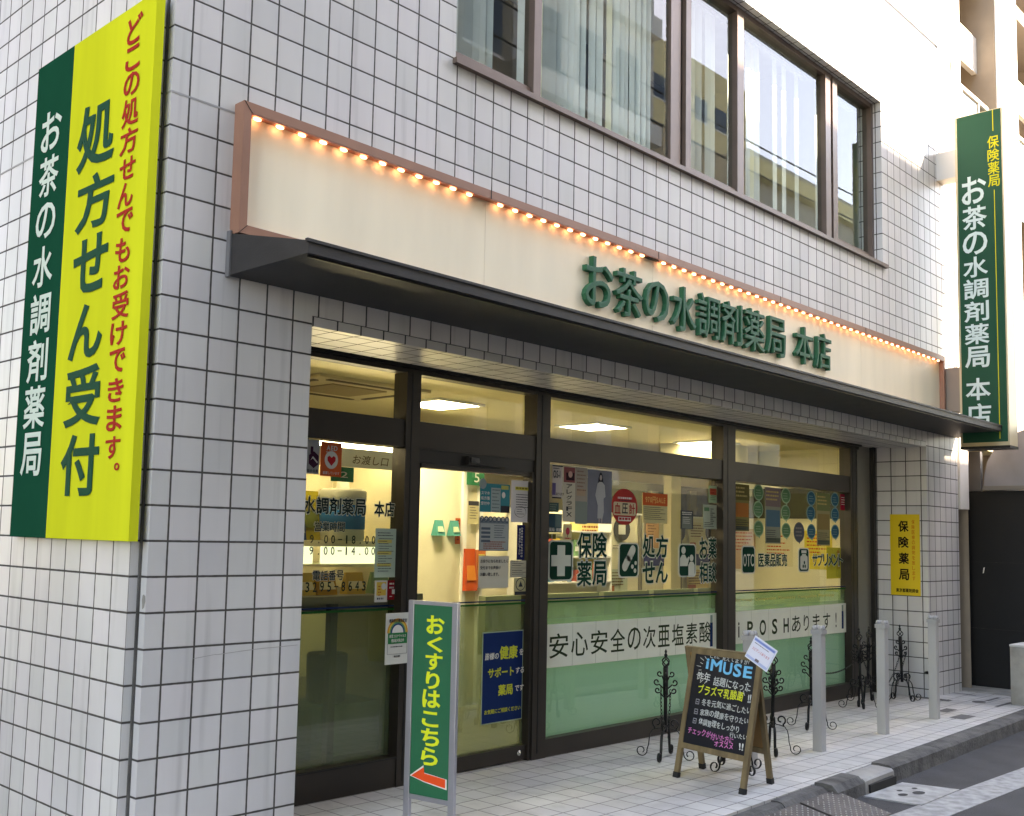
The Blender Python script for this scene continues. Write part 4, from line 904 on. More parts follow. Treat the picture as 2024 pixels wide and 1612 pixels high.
mb.build('backrest', t); mb = MB()
for k in range(4): mb.box(5.3 + k * 1.6, 5.36 + k * 1.6, 1.95, 2.4, .168, .62, FRAME2)
mb.build('leg', t)
t = thing('waste_bin', 'grey round waste bin behind the end pane', 'bin', (2.75, 2.0, .168))
mb = MB(); mb.lathe([(.0, .60), (.15, .60), (.17, .62), (.18, 1.0), (.17, 1.02), (.0, 1.0)], (2.75, 2.0, 0), mat('bin_grey', rgb(90, 100, 100), .5), 20); mb.build('bin_body', t)
mb = MB(); mb.box(2.45, 3.2, 1.8, 2.3, .168, .598, mat('pale_green_cabinet', rgb(130, 160, 130), .6)); mb.build('base', t)
# notices on the back wall
BW_ = XZ(3.17)
for k, (x, c, lab) in enumerate(((8.68, (70, 66, 60), 'round dark picture notice with a bottle on back wall'), (10.07, (160, 60, 50), 'round notice with red centre on back wall'), (11.0, (80, 84, 88), 'round grey notice with white shape on back wall'))):
    mb = MB(); poly(mb, BW_, ell(x - .0, 2.20, .19, .16, 24), paint(70, 70, 66), 0, .004); rect(mb, BW_, x - .08, x + .08, 2.13, 2.26, paint(*c) if k else PW, .005, .001); lines(mb, BW_, x - .2, x + .2, 1.98, .03, 2, INK, .01); tag(mb.build('round_notice'), lab, 'notice', 'round notices on the back wall')
paper('navy_band', 'long navy band on back wall behind window', 'notice', BW_, 9.2, 10.95, 1.70, 1.87, paint(40, 44, 96), lambda mb, f, a, b, c, d: fit_text(mb, '※ご相談窓口', f, a + .5, b - .5, c + .04, d - .04, PW, .02))
paper('map_poster', 'cream poster with turquoise and orange patch on back wall', 'poster', BW_, 7.55, 8.25, 1.62, 2.28, paint(214, 200, 130), lambda mb, f, a, b, c, d: (rect(mb, f, a + .35, b - .02, c + .18, c + .36, paint(70, 150, 150), .001, .001), rect(mb, f, a + .3, b - .02, c + .02, c + .17, paint(200, 160, 60), .001, .001), lines(mb, f, a + .25, b - .05, d - .05, .05, 3, paint(150, 80, 50), .025, .3)), 0)
for k, (x, z, w, h, c, lab) in enumerate(((6.6, 1.6, .5, .5, (210, 196, 140), 'plain cream sheet on back wall behind the words'), (11.5, 1.6, .5, .6, (206, 190, 150), 'pinkish sheet low on the side wall end'))):
    paper('wall_sheet', lab, 'notice', BW_, x, x + w, z, z + h, paint(*c), lambda mb, f, a, b, c_, d: lines(mb, f, a + .05, b - .05, d - .05, .05, 5, paint(150, 110, 70), .016, .4), 0)
for k, (x, z, w, h, c, lab) in enumerate(((9.25, 1.95, .32, .40, (206, 160, 110), 'orange toned sheet between the round notices on back wall'), (10.35, 1.92, .45, .42, (220, 210, 170), 'cream sheet right of the red centred round notice'), (8.32, 1.32, .5, .34, (190, 200, 180), 'pale green sheet just above the stripe on back wall'), (10.3, 1.30, .6, .34, (216, 190, 120), 'buff sheet low on back wall behind the navy band'))):
    paper('wall_sheet', lab.replace('right of', 'beside'), 'notice', BW_, x, x + w, z, z + h, paint(*c), lambda mb, f, a, b, c_, d: (lines(mb, f, a + .04, b - .04, d - .04, .04, 5, paint(120, 90, 60), .014, .4), rect(mb, f, a + .03, a + (b - a) * .4, c_ + .03, c_ + .12, paint(180, 110, 70), .001, .001)), 0)
SW_ = ((11.195, 0, 0), (0, -1, 0), (0, 0, 1), (-1, 0, 0))
for k, (y, z, w, h, c, lab) in enumerate(((1.35, 1.70, .42, .55, (222, 204, 90), 'yellow sheet on the end wall nearest the glass'), (1.95, 1.72, .45, .50, (220, 212, 180), 'white sheet on the end wall, middle one'), (2.55, 1.66, .4, .6, (206, 170, 130), 'peach sheet on the end wall, deepest one'))):
    paper('end_wall_sheet', lab, 'notice', SW_, -y - w, -y, z, z + h, paint(*c), lambda mb, f, a, b, c_, d: lines(mb, f, a + .04, b - .04, d - .05, .05, 6, paint(190, 80, 50), .018, .4), 0)

# ================================================================ GROUND, KERB, ROAD
def sheet(name, pts, m, t=.3):
    mb = MB(); n = len(pts)
    top = [(x, y, z) for x, y, z in pts]; bot = [(x, y, z - t) for x, y, z in pts]
    mb.add(bot + top, [tuple(range(n))[::-1], tuple(range(n, 2 * n))] + [(i, (i + 1) % n, n + (i + 1) % n, n + i) for i in range(n)], m)
    return structure(mb.build(name))
ky = lambda x: -1.40 + (x - 4.0) * .036          # inner edge of the kerb
ASP = mat('asphalt', (.045, .044, .046, 1), .85, noise=.28, nscale=4, bump=.7, bscale=160)
sheet('pavement', [(-.6, ky(-.6), gz(-.6)), (12.28, ky(12.28), gz(12.28)), (12.28, 1.0, gz(12.28)), (-.6, 1.0, gz(-.6))], PAVE, .25)
sheet('road', [(-60, -8.2, gz(-60) - .13), (90, -8.2, gz(90) - .13), (90, 1.0, gz(90) - .13), (-60, 1.0, gz(-60) - .13)], ASP, .1)
sheet('ground', [(-250, -250, -1.2), (300, -250, -1.2), (300, 300, -1.2), (-250, 300, -1.2)], CONC, .3)
sheet('concrete_apron', [(12.281, ky(12.3) - .0, gz(12.3) + .004), (16, ky(16), gz(16)), (16, 3, gz(16)), (12.281, 3, gz(12.3) + .004)], CONC, .2)
mb = MB(); LINE = mat('worn_white_line', (.34, .34, .335, 1), .8, noise=.4, nscale=14, bump=.2, bscale=90)
ly = lambda x: -1.99 - .033 * (x - 5.45)
mb.hexa([(0, ly(0) - .30, gz(0) - .129), (45, ly(45) - .30, gz(45) - .129), (45, ly(45), gz(45) - .129), (0, ly(0), gz(0) - .129), (0, ly(0) - .30, gz(0) - .125), (45, ly(45) - .30, gz(45) - .125), (45, ly(45), gz(45) - .125), (0, ly(0), gz(0) - .125)], LINE)
ln = mb.build('road_marking'); ln.location = (0, -.0 * S, 0); structure(ln)
# kerb stones, one mesh per stone; a dropped run to the left, a drain inlet, then full height
def kerb_seg(x0, x1, dz=0.0, w=.17, m=KERB, drop=.0, r=.022, name='kerb_stone', cap0=0, n=10):
    mb = MB(); vs = []; k = 0; rings = []
    for i in range(n + 1):
        x = x0 + (x1 - x0) * i / n; e = min(1, (x - x0) / .12, (x1 - x) / .12) if cap0 else 1
        h = dz * 1.0
        z = gz(x) + h - (1 - e) * .03; y = ky(x)
        jz = random.uniform(-.0025, .0025) if m is KERB else 0; jy = random.uniform(-.003, .003) if m is KERB else 0
        prof = [(y + .02, z - .25), (y + .0, z + .0), (y - .06, z + .004 + jz), (y - w + r + jy, z - .002 + jz), (y - w + jy, z - r), (y - w - .02 + jy * 2, z - .25)]
        rings += [(x, a, b) for a, b in prof]
    q = 6
    fs = [(i * q + j, i * q + j + 1, (i + 1) * q + j + 1, (i + 1) * q + j) for i in range(n) for j in range(q - 1)] + [tuple(range(q)), tuple(n * q + j for j in range(q))[::-1]]
    mb.add(rings, fs, m, False); return structure(mb.build(name))
x = 6.28
while x < 15:
    kerb_seg(x, x + 1.247, .012, .19); x += 1.25
kerb_seg(5.64, 6.275, -.008, .20, mat('pale_drain_kerb', (.33, .32, .30, 1), .8, noise=.2, bump=.3), r=.02, name='kerb_inlet', n=2)
kerb_seg(5.10, 5.63, .012, .20, KERB, r=.05)
x = 5.08
while x > -1.5:
    kerb_seg(x - .745, x, -.02 if x < 5.0 else -.01, .12, KERB, r=.03); x -= .75
# drain mouth and cover
mb = MB(); mb.box(5.70, 6.22, ky(6) - .235, ky(6) - .20, .0, .075, mat('drain_dark', (.01, .01, .01, 1), .9)); structure(mb.build('kerb_inlet_mouth'))
def gp(x, y, h=0): return (x, y, gz(x) - .13 + h)
t = thing('drain_cover', 'flat concrete drain cover set in road below kerb inlet', 'drain cover', gp(6.0, -1.8))
PC = mat('pale_worn_concrete', (.36, .36, .35, 1), .85, noise=.35, nscale=10, bump=.4, bscale=60)
mb = MB(); mb.hexa([gp(5.60, -2.02, -.02), gp(6.42, -2.02, -.02), gp(6.30, -1.58, -.02), gp(5.52, -1.58, -.02), gp(5.60, -2.02, .012), gp(6.42, -2.02, .012), gp(6.30, -1.58, .012), gp(5.52, -1.58, .012)], PC); mb.build('cover_slab', t)
mb = MB()
for cx, cy, rr in ((5.82, -1.78, .05), (6.0, -1.84, .065), (6.14, -1.75, .03), (5.95, -1.70, .03)):
    mb.add([gp(cx + rr * 1.2 * math.cos(a * PI / 6), cy + rr * .7 * math.sin(a * PI / 6), .0135) for a in range(12)], [tuple(range(12))], mat('cover_hole', (.03, .03, .03, 1), .9))
mb.build('cover_mark', t)
# chequered steel ramp plates over the gutter
PLT = mat('steel_ramp_plate', (.11, .095, .085, 1), .55, .5, noise=.4, nscale=6, bump=.3); STUD = mat('worn_steel_stud', (.52, .50, .47, 1), .4, .6)
for k in range(3):
    x0 = 4.56 - k * .64; x1 = x0 + .60
    t = thing('ramp_plate', ['studded steel ramp plate beside the drain kerb', 'studded steel ramp plate, second from the drain kerb', 'studded steel ramp plate, third from the drain kerb'][k], 'ramp plate', gp(x0, -1.6), 'steel ramp plates over the gutter')
    z1 = lambda x: gz(x) - .035; z0 = lambda x: gz(x) - .125
    ya = lambda x: ky(x) - .13; yb = lambda x: ky(x) - .60
    mb = MB(); mb.hexa([(x0, yb(x0), z0(x0) - .015), (x1, yb(x1), z0(x1) - .015), (x1, ya(x1), z0(x1) - .015), (x0, ya(x0), z0(x0) - .015), (x0, yb(x0), z0(x0)), (x1, yb(x1), z0(x1)), (x1, ya(x1), z1(x1)), (x0, ya(x0), z1(x0))], PLT); mb.build('plate', t)
    mb = MB()
    for i in range(13):
        for j in range(10):
            if random.random() < .06: continue
            fx = x0 + .03 + i * .045; fy = (j + .5 + (i % 2) * .5) / 10.6; y = yb(fx) + (ya(fx) - yb(fx)) * fy; z = z0(fx) + (z1(fx) - z0(fx)) * fy
            r = .0085
            mb.add([(fx - r, y, z), (fx, y - r, z), (fx + r, y, z), (fx, y + r, z), (fx, y, z + .009)], [(0, 1, 4), (1, 2, 4), (2, 3, 4), (3, 0, 4)], STUD)
    s_ = mb.build('stud', t)
# repaired dark paving pieces
mb = MB(); PCH = mat('dark_patch_paving', (.13, .125, .12, 1), .8, noise=.2)
for (x, y, w, d) in ((10.0, -.62, .36, .13), (9.62, -.95, .40, .17), (11.0, -.28, .16, .5), (11.5, -.60, .5, .05), (11.05, -.86, .6, .05), (11.9, -.30, .05, .4)):
    mb.add([(x, y, gz(x) + .003), (x + w, y, gz(x + w) + .003), (x + w, y + d, gz(x + w) + .003), (x, y + d, gz(x) + .003)], [(0, 1, 2, 3)], PCH)
mb.add([(11.3 + .12 * math.cos(a * PI / 7), -.55 + .08 * math.sin(a * PI / 7), gz(11.3) + .006) for a in range(14)], [tuple(range(14))], PCH)
structure(mb.build('paving_patch'))

# ================================================================ STREET FURNITURE
POST = mat('weathered_white_post', rgb(168, 168, 166), .5, noise=.16, nscale=5, stretch=(1, 1, .3))
def make_bollard(x, y, rz, label):
    z = gz(x); t = thing('bollard', label, 'bollard', (x, y, z), 'square white bollards along the pavement edge')
    mb = MB(); mb.box(x - .046, x + .046, y - .046, y + .046, z - .02, z + 1.085, POST); mb.build('post', t, .004)
    mb = MB(); mb.box(x - .055, x + .055, y - .055, y + .055, z + 1.0855, z + 1.125, POST)
    for a, b in ((-1, -1), (1, -1), (-1, 1), (1, 1)): mb.lathe([(.022, 1.125), (.024, 1.14), (.014, 1.165), (.0, 1.168)], (x + a * .03, y + b * .03, z), POST, 10)
    mb.build('cap', t)
    t.rotation_euler.z = rz
    return t
b0 = make_bollard(5.19, -.735, 0, 'square white bollard mostly hidden behind the chalkboard stand')
for x, y, lab in ((6.455, -.745, 'square white bollard, next after the chalkboard stand'), (7.905, -.741, 'square white bollard between two iron chain stands'), (9.41, -.70, 'square white bollard farthest along the pavement, by the end pier')):
    c = copy_tree(b0); c.location = Vector((x, y, gz(x))) * S; c['label'] = lab
    c.rotation_euler.z = random.uniform(-.05, .05)

def spiral(c, r0, r1, a0, turns, n=20):
    return [(c[0] + (r0 + (r1 - r0) * k / n) * math.cos(a0 + turns * 2 * PI * k / n), c[1] + (r0 + (r1 - r0) * k / n) * math.sin(a0 + turns * 2 * PI * k / n)) for k in range(n + 1)]
def make_stand():
    t = thing('chain_stand', 'x', 'chain stand', (0, 0, 0), 'black wrought iron chain stands')
    mb = MB(); mb.tube([(0, 0, .24), (0, 0, .50), (0, 0, .78)], .017, BLACKM, 6); mb.tube([(0, 0, .56), (0, 0, .8)], .023, BLACKM, 6)
    mb.build('post', t)
    mb = MB()   # basket finial
    for k in range(4):
        a0 = k * PI / 2
        mb.tube([(.036 * math.sin(PI * s / 10) * math.cos(a0 + s * .25), .036 * math.sin(PI * s / 10) * math.sin(a0 + s * .25), .80 + .095 * s / 10) for s in range(11)], .006, BLACKM, 5)
    mb.lathe([(.0, .885), (.013, .895), (.016, .91), (.007, .925), (.012, .94), (.0, .965)], (0, 0, 0), BLACKM, 10)
    mb.lathe([(.0, .795), (.02, .80), (.02, .81), (.0, .815)], (0, 0, 0), BLACKM, 10); mb.build('finial', t)
    for k in range(4):
        d = Vector((math.cos(k * PI / 2 + .4), math.sin(k * PI / 2 + .4), 0)); sd = Vector((-d.y, d.x, 0))
        mb = MB()
        for zc, rr, off in ((.745, .026, .052), (.672, .030, .078), (.60, .026, .070)):
            pr = [(.014, zc - .06)] + [(off + (x_ - off), z_) for x_, z_ in spiral((off, zc), rr, rr * .35, -PI * .75, .95, 14)]
            mb.tube([d * u + Vector((0, 0, w)) for u, w in pr], .0065, BLACKM, 5)
        mb.build('scroll', t)
    for k in range(4):
        d = Vector((math.cos(k * PI / 2 + .15), math.sin(k * PI / 2 + .15), 0))
        pr = [(.016, .30), (.03, .275), (.07, .268), (.11, .255), (.135, .22), (.145, .17), (.150, .12), (.165, .07)]
        pr += spiral((.215, .062), .052, .02, PI, 1.15, 18)
        mb = MB(); mb.tube([d * u + Vector((0, 0, w)) for u, w in pr], .0125, BLACKM, 6, flat=(-d.y, d.x, 0))
        up = [(.10, .262)] + spiral((.075, .315), .045, .016, -PI * .35, .95, 14)
        mb.tube([d * u + Vector((0, 0, w)) for u, w in up], .008, BLACKM, 5)
        mb.build('leg', t)
    return t
st0 = make_stand()
spots = [(4.93, -.05, .2, 0, 0, 'upright black iron chain stand left of the chalkboard stand, in front of green glass'),
         (4.98, -.72, 1.0, 0, 0, 'black iron chain stand hidden behind the chalkboard with its scroll feet showing'),
         (5.93, -.54, .5, .02, .02, 'black iron chain stand just behind the open chalkboard stand'),
         (7.56, -.12, .1, .0, .0, 'black iron chain stand hidden behind the bollard after the chalkboard'),
         (9.36, .14, .4, .09, -.02, 'leaning black iron chain stand before the recess side light'),
         (9.86, .28, 0.0, .0, .03, 'black iron chain stand deepest in the recess corner'),
         (10.50, .10, .8, .07, .0, 'leaning black iron chain stand against the tiled end pier')]
for k, (x, y, rz, ty, tx, lab) in enumerate(spots):
    c = st0 if k == 0 else copy_tree(st0)
    c['label'] = lab.replace(' left of', ' beside')
    c.location = Vector((x, y, gz(x))) * S; c.rotation_euler = (tx, ty, rz)
def chain(a, b, sag, label, n=34):
    mb = MB(); a = Vector(a); b = Vector(b); P = [a.lerp(b, k / n) + Vector((0, 0, -4 * sag * (k / n) * (1 - k / n))) for k in range(n + 1)]
    for k in range(n):
        c = (P[k] + P[k + 1]) / 2; t_ = (P[k + 1] - P[k]); l = t_.length; t_.normalize()
        s = t_.cross(Vector((0, 0, 1))); 
        if s.length < .01: s = Vector((0, 1, 0))
        s.normalize(); u = t_.cross(s)
        q = s if k % 2 else u
        mb.tube([c + t_ * (l * .68) * math.cos(w * PI / 4) + q * .009 * math.sin(w * PI / 4) for w in range(8)], .0028, BLACKM, 4, closed=True)
    tag(mb.build('chain'), label, 'chain', 'thin black chains of the iron stands')
chain((9.30, .10, .76), (10.46, .10, .74), .42, 'thin black chain looping between the two leaning iron stands', 46)
chain((10.53, .06, .72), (10.40, .13, .30), -.0, 'short black chain end dangling from the farthest iron stand', 14)
chain((4.90, -.12, .76), (4.90, -.10, .34), .0, 'black chain end dangling from the iron stand before green glass', 14)
chain((4.96, .02, .76), (4.955, .0, .30), .0, 'second black chain end dangling from the iron stand before green glass', 14)
chain((7.60, -.08, .74), (9.32, .16, .70), .10, 'long black chain drooping across the glass between far iron stands', 60)
# wall tap pipe at the end pier
t = thing('wall_pipe', 'short black pipe elbow low on the tiled end pier', 'pipe', (11.138, .03, .4))
mb = MB(); mb.tube([(11.137, .03, .42), (11.08, .03, .42), (11.07, .0, .42), (11.07, -.10, .425)], .018, BLACKM, 8); mb.build('pipe_tube', t)

# ---- chalkboard A-stand
WOOD = mat('brown_stand_wood', rgb(122, 104, 74), .6, noise=.3, nscale=8, stretch=(3, 3, .4), bump=.2); RUB = mat('black_rubber', rgb(24, 24, 26), .7)
SLATE = mat('blackboard', rgb(30, 31, 38), .45, noise=.2, nscale=5)
fl = Vector((4.394, -.482, .147)); frr = Vector((4.286, -1.166, .148)); tl = Vector((4.62, -.56, 1.196))
eu = (frr - fl).normalized(); n_ = eu.cross(tl - fl).normalized(); ev = n_.cross(eu)
if ev.z < 0: ev = -ev
if n_.x > 0: n_ = -n_
AB = (fl, eu, ev, n_)
t = thing('chalkboard_stand', 'brown wooden folding chalkboard with hand-lettered coloured writing on the pavement', 'chalkboard', tuple((fl + frr) / 2 + Vector((.2, 0, 0))))
AW = .715; AH = 1.055
def board_bar(mb, fr, u0, u1, v0, v1, z0, z1, m):
    o, a, b, c = [Vector(q) for q in fr]
    P = [o + a * u + b * v + c * w for w in (z0, z1) for u, v in ((u0, v0), (u1, v0), (u1, v1), (u0, v1))]
    mb.hexa(P, m)
for side, name in ((0, 'front'), (1, 'back')):
    if side == 0: fr = AB
    else:
        bl = Vector((4.86, -.44, .143)); br = Vector((4.79, -1.144, .144)); e2 = (br - bl).normalized(); top = fl + ev * AH + n_ * -.03
        n2 = e2.cross(top - bl).normalized(); v2 = n2.cross(e2)
        if v2.z < 0: v2 = -v2
        if n2.x > 0: n2 = -n2
        fr = (bl, e2, v2, n2)
    for u in (-.0, AW - .045):
        mb = MB(); board_bar(mb, fr, u, u + .045, .035, AH, -.03, 0, WOOD); lg = mb.build('leg', t)
        mb = MB(); board_bar(mb, fr, u - .003, u + .048, .0, .045, -.033, .003, RUB); mb.build('rubber_foot', lg)
    mb = MB(); board_bar(mb, fr, .0451, AW - .0451, AH - .045, AH, -.03, 0, WOOD); mb.build('rail', t)
    mb = MB(); board_bar(mb, fr, .0451, AW - .0451, .24, .285, -.03, 0, WOOD); mb.build('rail', t)
    mb = MB(); board_bar(mb, fr, .0451, AW - .0451, .2851, AH - .0451, -.022, -.008, SLATE if side == 0 else mat('tan_hardboard', rgb(150, 112, 64), .6)); mb.build('writing_board' if side == 0 else 'back_board', t)
CF = (fl - n_ * .008, eu, ev, n_)
CW = paint(206, 212, 208); CB = paint(96, 186, 226); CY = paint(212, 218, 70); CP = paint(222, 130, 190); CG = paint(150, 150, 156)
m_ = MB()
def chalk(s, u0, u1, vb, size, m, bold=.01, drop=0.0, jit=.12):
    w = text_w(s, size, 1, 1, bold); n = len(s); u = u0; sx = (u1 - u0) / w
    for ch in s:
        v = vb + drop * (u - u0) / (u1 - u0) + random.uniform(-.003, .003)
        u = put_text(m_, ch, CF, u, v, size * random.uniform(.92, 1.06), m, bold, sx=sx, jit=jit, lift=.001)
chalk('これ、覚えてますか?', .19, .60, .992, .05, CW, .002, -.015)
for k, (ch, a, b, c, d) in enumerate((('i', .165, .195, .90, .985), ('M', .215, .33, .89, .985), ('U', .345, .435, .875, .975), ('S', .45, .53, .87, .975), ('E', .55, .635, .872, .965))): put_char(m_, ch, CF, a, b, c, d, CB, .045, lift=.001)
chalk('昨年', .09, .235, .80, .085, CW, .006, -.0); chalk('話題になった', .265, .64, .785, .075, CW, .008, -.01)
chalk('プラズマ乳酸菌', .115, .59, .70, .08, CY, .022, -.01); chalk('!!', .625, .665, .69, .09, CW, .04)
for v, s, u1 in ((.61, '冬を元気に過ごしたい', .68), (.53, '家族の健康を守りたい', .675), (.455, '体調管理をしっかり', .60)):
    for q in ((.115, .150, v - .004, v + .002), (.115, .150, v + .033, v + .039), (.115, .120, v, v + .035), (.146, .151, v, v + .036), (.125, .14, v + .012, v + .02)): rect(m_, CF, *q, CG, .001, .001)
    chalk(s, .175, u1, v, .058, CW, .004, -.008)
chalk('行いたい', .50, .68, .405, .045, CW, .002)
chalk('チェックが付いた方に', .075, .56, .372, .058, CP, .018, -.02); chalk('オススメ', .36, .56, .312, .052, CP, .022); chalk('!!', .60, .66, .325, .075, CW, .03)
for k in range(11):
    for side in (0, 1):
        a = math.radians(30 + k * 12) if side == 0 else math.radians(-75 + k * 10)
        cu, cv = (.26, .90) if side == 0 else (.50, .905)
        aa = (PI - math.radians(70) + k * math.radians(13)) if side == 0 else a
        r0, r1 = (.145, .19) if k % 2 else (.135, .165)
        if side == 1: r0 += .03; r1 += .03
        p0 = (cu + r0 * math.cos(aa), cv + r0 * .85 * math.sin(aa)); p1 = (cu + r1 * math.cos(aa), cv + r1 * .85 * math.sin(aa))
        if not (.065 < p1[0] < .655 and .30 < p1[1] < 1.005): continue
        nx, ny = -(p1[1] - p0[1]), p1[0] - p0[0]; l_ = math.hypot(nx, ny); nx, ny = nx / l_ * .002, ny / l_ * .002
        poly(m_, CF, [(p0[0] - nx, p0[1] - ny), (p1[0] - nx, p1[1] - ny), (p1[0] + nx, p1[1] + ny), (p0[0] + nx, p0[1] + ny)], CW, .001, .0008)
m_.build('chalk_writing', t)
# flyer clipped to the corner
NF = (fl + eu * .705 + ev * 1.075 + n_ * .006, (eu * math.cos(-.42) + ev * math.sin(-.42)), (ev * math.cos(-.42) - eu * math.sin(-.42)), n_)
def d_f(mb, f, a, b, c, d):
    rect(mb, f, a + .01, b - .01, c + .01, d - .01, paint(176, 190, 226), .001, .0005); rect(mb, f, a + .012, b - .012, c + .03, d - .035, paint(222, 224, 238), .002, .0005)
    rect(mb, f, a + .015, b - .015, d - .03, d - .016, paint(120, 140, 200), .003, .0005); lines(mb, f, a + .03, b - .06, d - .045, .02, 1, INK, .005, .3, .003)
    fit_text(mb, 'エビデンスあります', f, a + .03, b - .03, (c + d) / 2 - .01, (c + d) / 2 + .015, paint(200, 120, 130), .01, .003); rect(mb, f, -.02, .02, c + .02, c + .04, paint(120, 110, 120), .003, .0005)
paper('clipped_flyer', 'small pale blue flyer clipped aslant to the chalkboard corner', 'flyer', NF, -.125, .125, -.095, .095, paint(222, 226, 236), d_f, 0)

# ---- green arrow stand sign
ALU = mat('brushed_aluminium', rgb(168, 168, 174), .35, .75, noise=.1)
bl = Vector((1.64, -.238, .169)); br = Vector((1.704, -.592, .168)); e = (br - bl).normalized(); ns = e.cross(Vector((0, 0, 1))).normalized()
if ns.x > 0: ns = -ns
SF = (Vector((bl.x, bl.y, 0)), e, Vector((0, 0, 1)), ns)
t = thing('arrow_sign_stand', 'tall narrow green sign stand with yellow writing and red arrow', 'sign stand', tuple((bl + br) / 2))
w0, w1 = .0, .395
for u in (w0, w1 - .045):
    mb = MB(); board_bar(mb, SF, u, u + .045, .17, 1.64, -.030, 0, ALU); mb.build('side_post', t, .003)
mb = MB(); board_bar(mb, SF, w0 + .0451, w1 - .0451, 1.615, 1.64, -.028, -.002, ALU); mb.build('rail', t)
mb = MB(); board_bar(mb, SF, w0 + .0451, w1 - .0451, .375, .405, -.028, -.002, ALU); mb.build('rail', t)
mb = MB(); board_bar(mb, SF, w0 + .0451, w1 - .0451, .4051, 1.6149, -.020, -.008, mat('green_sign_face', rgb(0, 98, 64), .35)); mb.build('sign_face', t)
for u in (.0, w1 - .045):
    mb = MB(); board_bar(mb, SF, u, u + .045, .166, .19, -.20, .20, ALU); mb.build('foot', t, .003)
F3 = (SF[0] - ns * .008, e, Vector((0, 0, 1)), ns); YTX = paint(216, 226, 60)
m_ = MB()
for ch, a, b, c, d in (('お', .145, .290, 1.432, 1.550), ('く', .155, .282, 1.318, 1.418), ('す', .145, .280, 1.20, 1.310), ('り', .152, .262, 1.080, 1.190), ('は', .128, .272, .962, 1.076), ('こ', .128, .260, .843, .940), ('ち', .125, .270, .722, .832), ('ら', .128, .262, .600, .712)):
    put_char(m_, ch, F3, a, b, c, d, YTX, .05, lift=.001)
arw = [(.052, .505), (.150, .585), (.155, .545), (.325, .520), (.325, .462), (.150, .490)]
arw = [(.055, .520), (.155, .585), (.160, .548), (.325, .532), (.325, .478), (.160, .498)]
cx_ = sum(p[0] for p in arw) / 6; cy_ = sum(p[1] for p in arw) / 6
out_ = [(cx_ + (u - cx_) * 1.09, cy_ + (v - cy_) * 1.2) for u, v in arw]
poly(m_, F3, out_, paint(226, 216, 206), .001, .001); poly(m_, F3, arw, paint(240, 84, 44), .0025, .001)
m_.build('lettering', t)

# ================================================================ NEXT DOOR
NB = thing('neighbour_building', 'white rendered apartment block with recessed balconies beyond the blade sign', 'building', (12.4, 0, 0))
WR = mat('white_render', rgb(236, 232, 226), .7, noise=.06, nscale=2); BG = mat('shade_beige_render', rgb(150, 138, 124), .85, noise=.08)  # beige darkened so the balcony recesses look shaded
mb = MB()
mb.box(12.36, 12.70, 0, 12, 2.6, 16, WR); mb.box(14.35, 15.38, 0, 12, 2.6, 16, WR); mb.box(18.2, 19.2, 0, 12, 2.6, 16, WR); mb.box(12.36, 19.2, 0, 12, 16, 16.5, WR)
mb.box(12.36, 12.7, .4, 12, -.3, 2.6, WR); mb.box(14.35, 19.2, .4, 12, -.3, 2.6, WR)
mb.build('pier', NB)
mb = MB(); mb.box(14.335, 14.349, .02, 1.7, -.3, 16, BG); mb.box(18.185, 18.199, .02, 1.7, -.3, 16, BG); mb.box(12.701, 12.715, .02, 1.7, -.3, 16, BG); mb.build('shade_liner', NB)  # thin liners that put the pier sides' shade into their colour
mb = MB(); mb.box(12.70, 14.35, 1.7, 1.9, -.3, 16, BG); mb.box(15.38, 18.2, 1.7, 1.9, -.3, 16, BG); mb.build('recess_wall', NB)
mb = MB()
for z in (2.95, 5.45, 8.35, 11.2, 13.9):
    for a, b in ((12.72, 14.33), (15.38, 18.18)):
        mb = MB(); mb.box(a, b, .14 if z > 9 else .38, 1.69, z, z + .25, BG); mb.build('balcony_slab', NB)
mb = MB()
for z in (9.72, 12.4):
    for a, b in ((12.72, 14.33), (15.38, 18.18)):
        mb = MB(); mb.box(a, b, .30, .38, z, z + .6, WR); mb.build('balcony_parapet', NB)
mb = MB(); mb.box(12.70, 14.35, .12, .18, 9.03, 9.09, WR); mb.box(15.38, 18.2, .12, .18, 9.03, 9.09, WR)
for x in (13.1, 13.85, 14.3, 15.5, 16.3): mb.box(x, x + .045, .13, .17, 7.6, 9.03, WR)
mb.box(12.7, 14.35, .12, .18, 7.55, 7.6, WR); mb.build('balcony_rail', NB)
mb = MB(); mb.box(12.71, 14.34, .146, .154, 7.62, 9.02, glass_mat('balcony_glass', .05, (.62, .68, .64, 1), .05)); mb.box(15.39, 18.1, .146, .154, 7.62, 9.02, glass_mat('balcony_glass', .05)); mb.build('balcony_glass', NB)
mb = MB(); mb.box(12.71, 14.3, -.02, .36, 3.50, 3.60, mat('cream_beam', rgb(214, 204, 166), .6)); mb.box(13.6, 14.3, .5, .55, 2.6, 3.5, mat('pale_green_wall', rgb(196, 214, 190), .6)); mb.box(15.4, 18, -.02, .3, 3.95, 4.25, mat('green_fascia', rgb(96, 180, 80), .5)); mb.build('shop_fascia', NB)
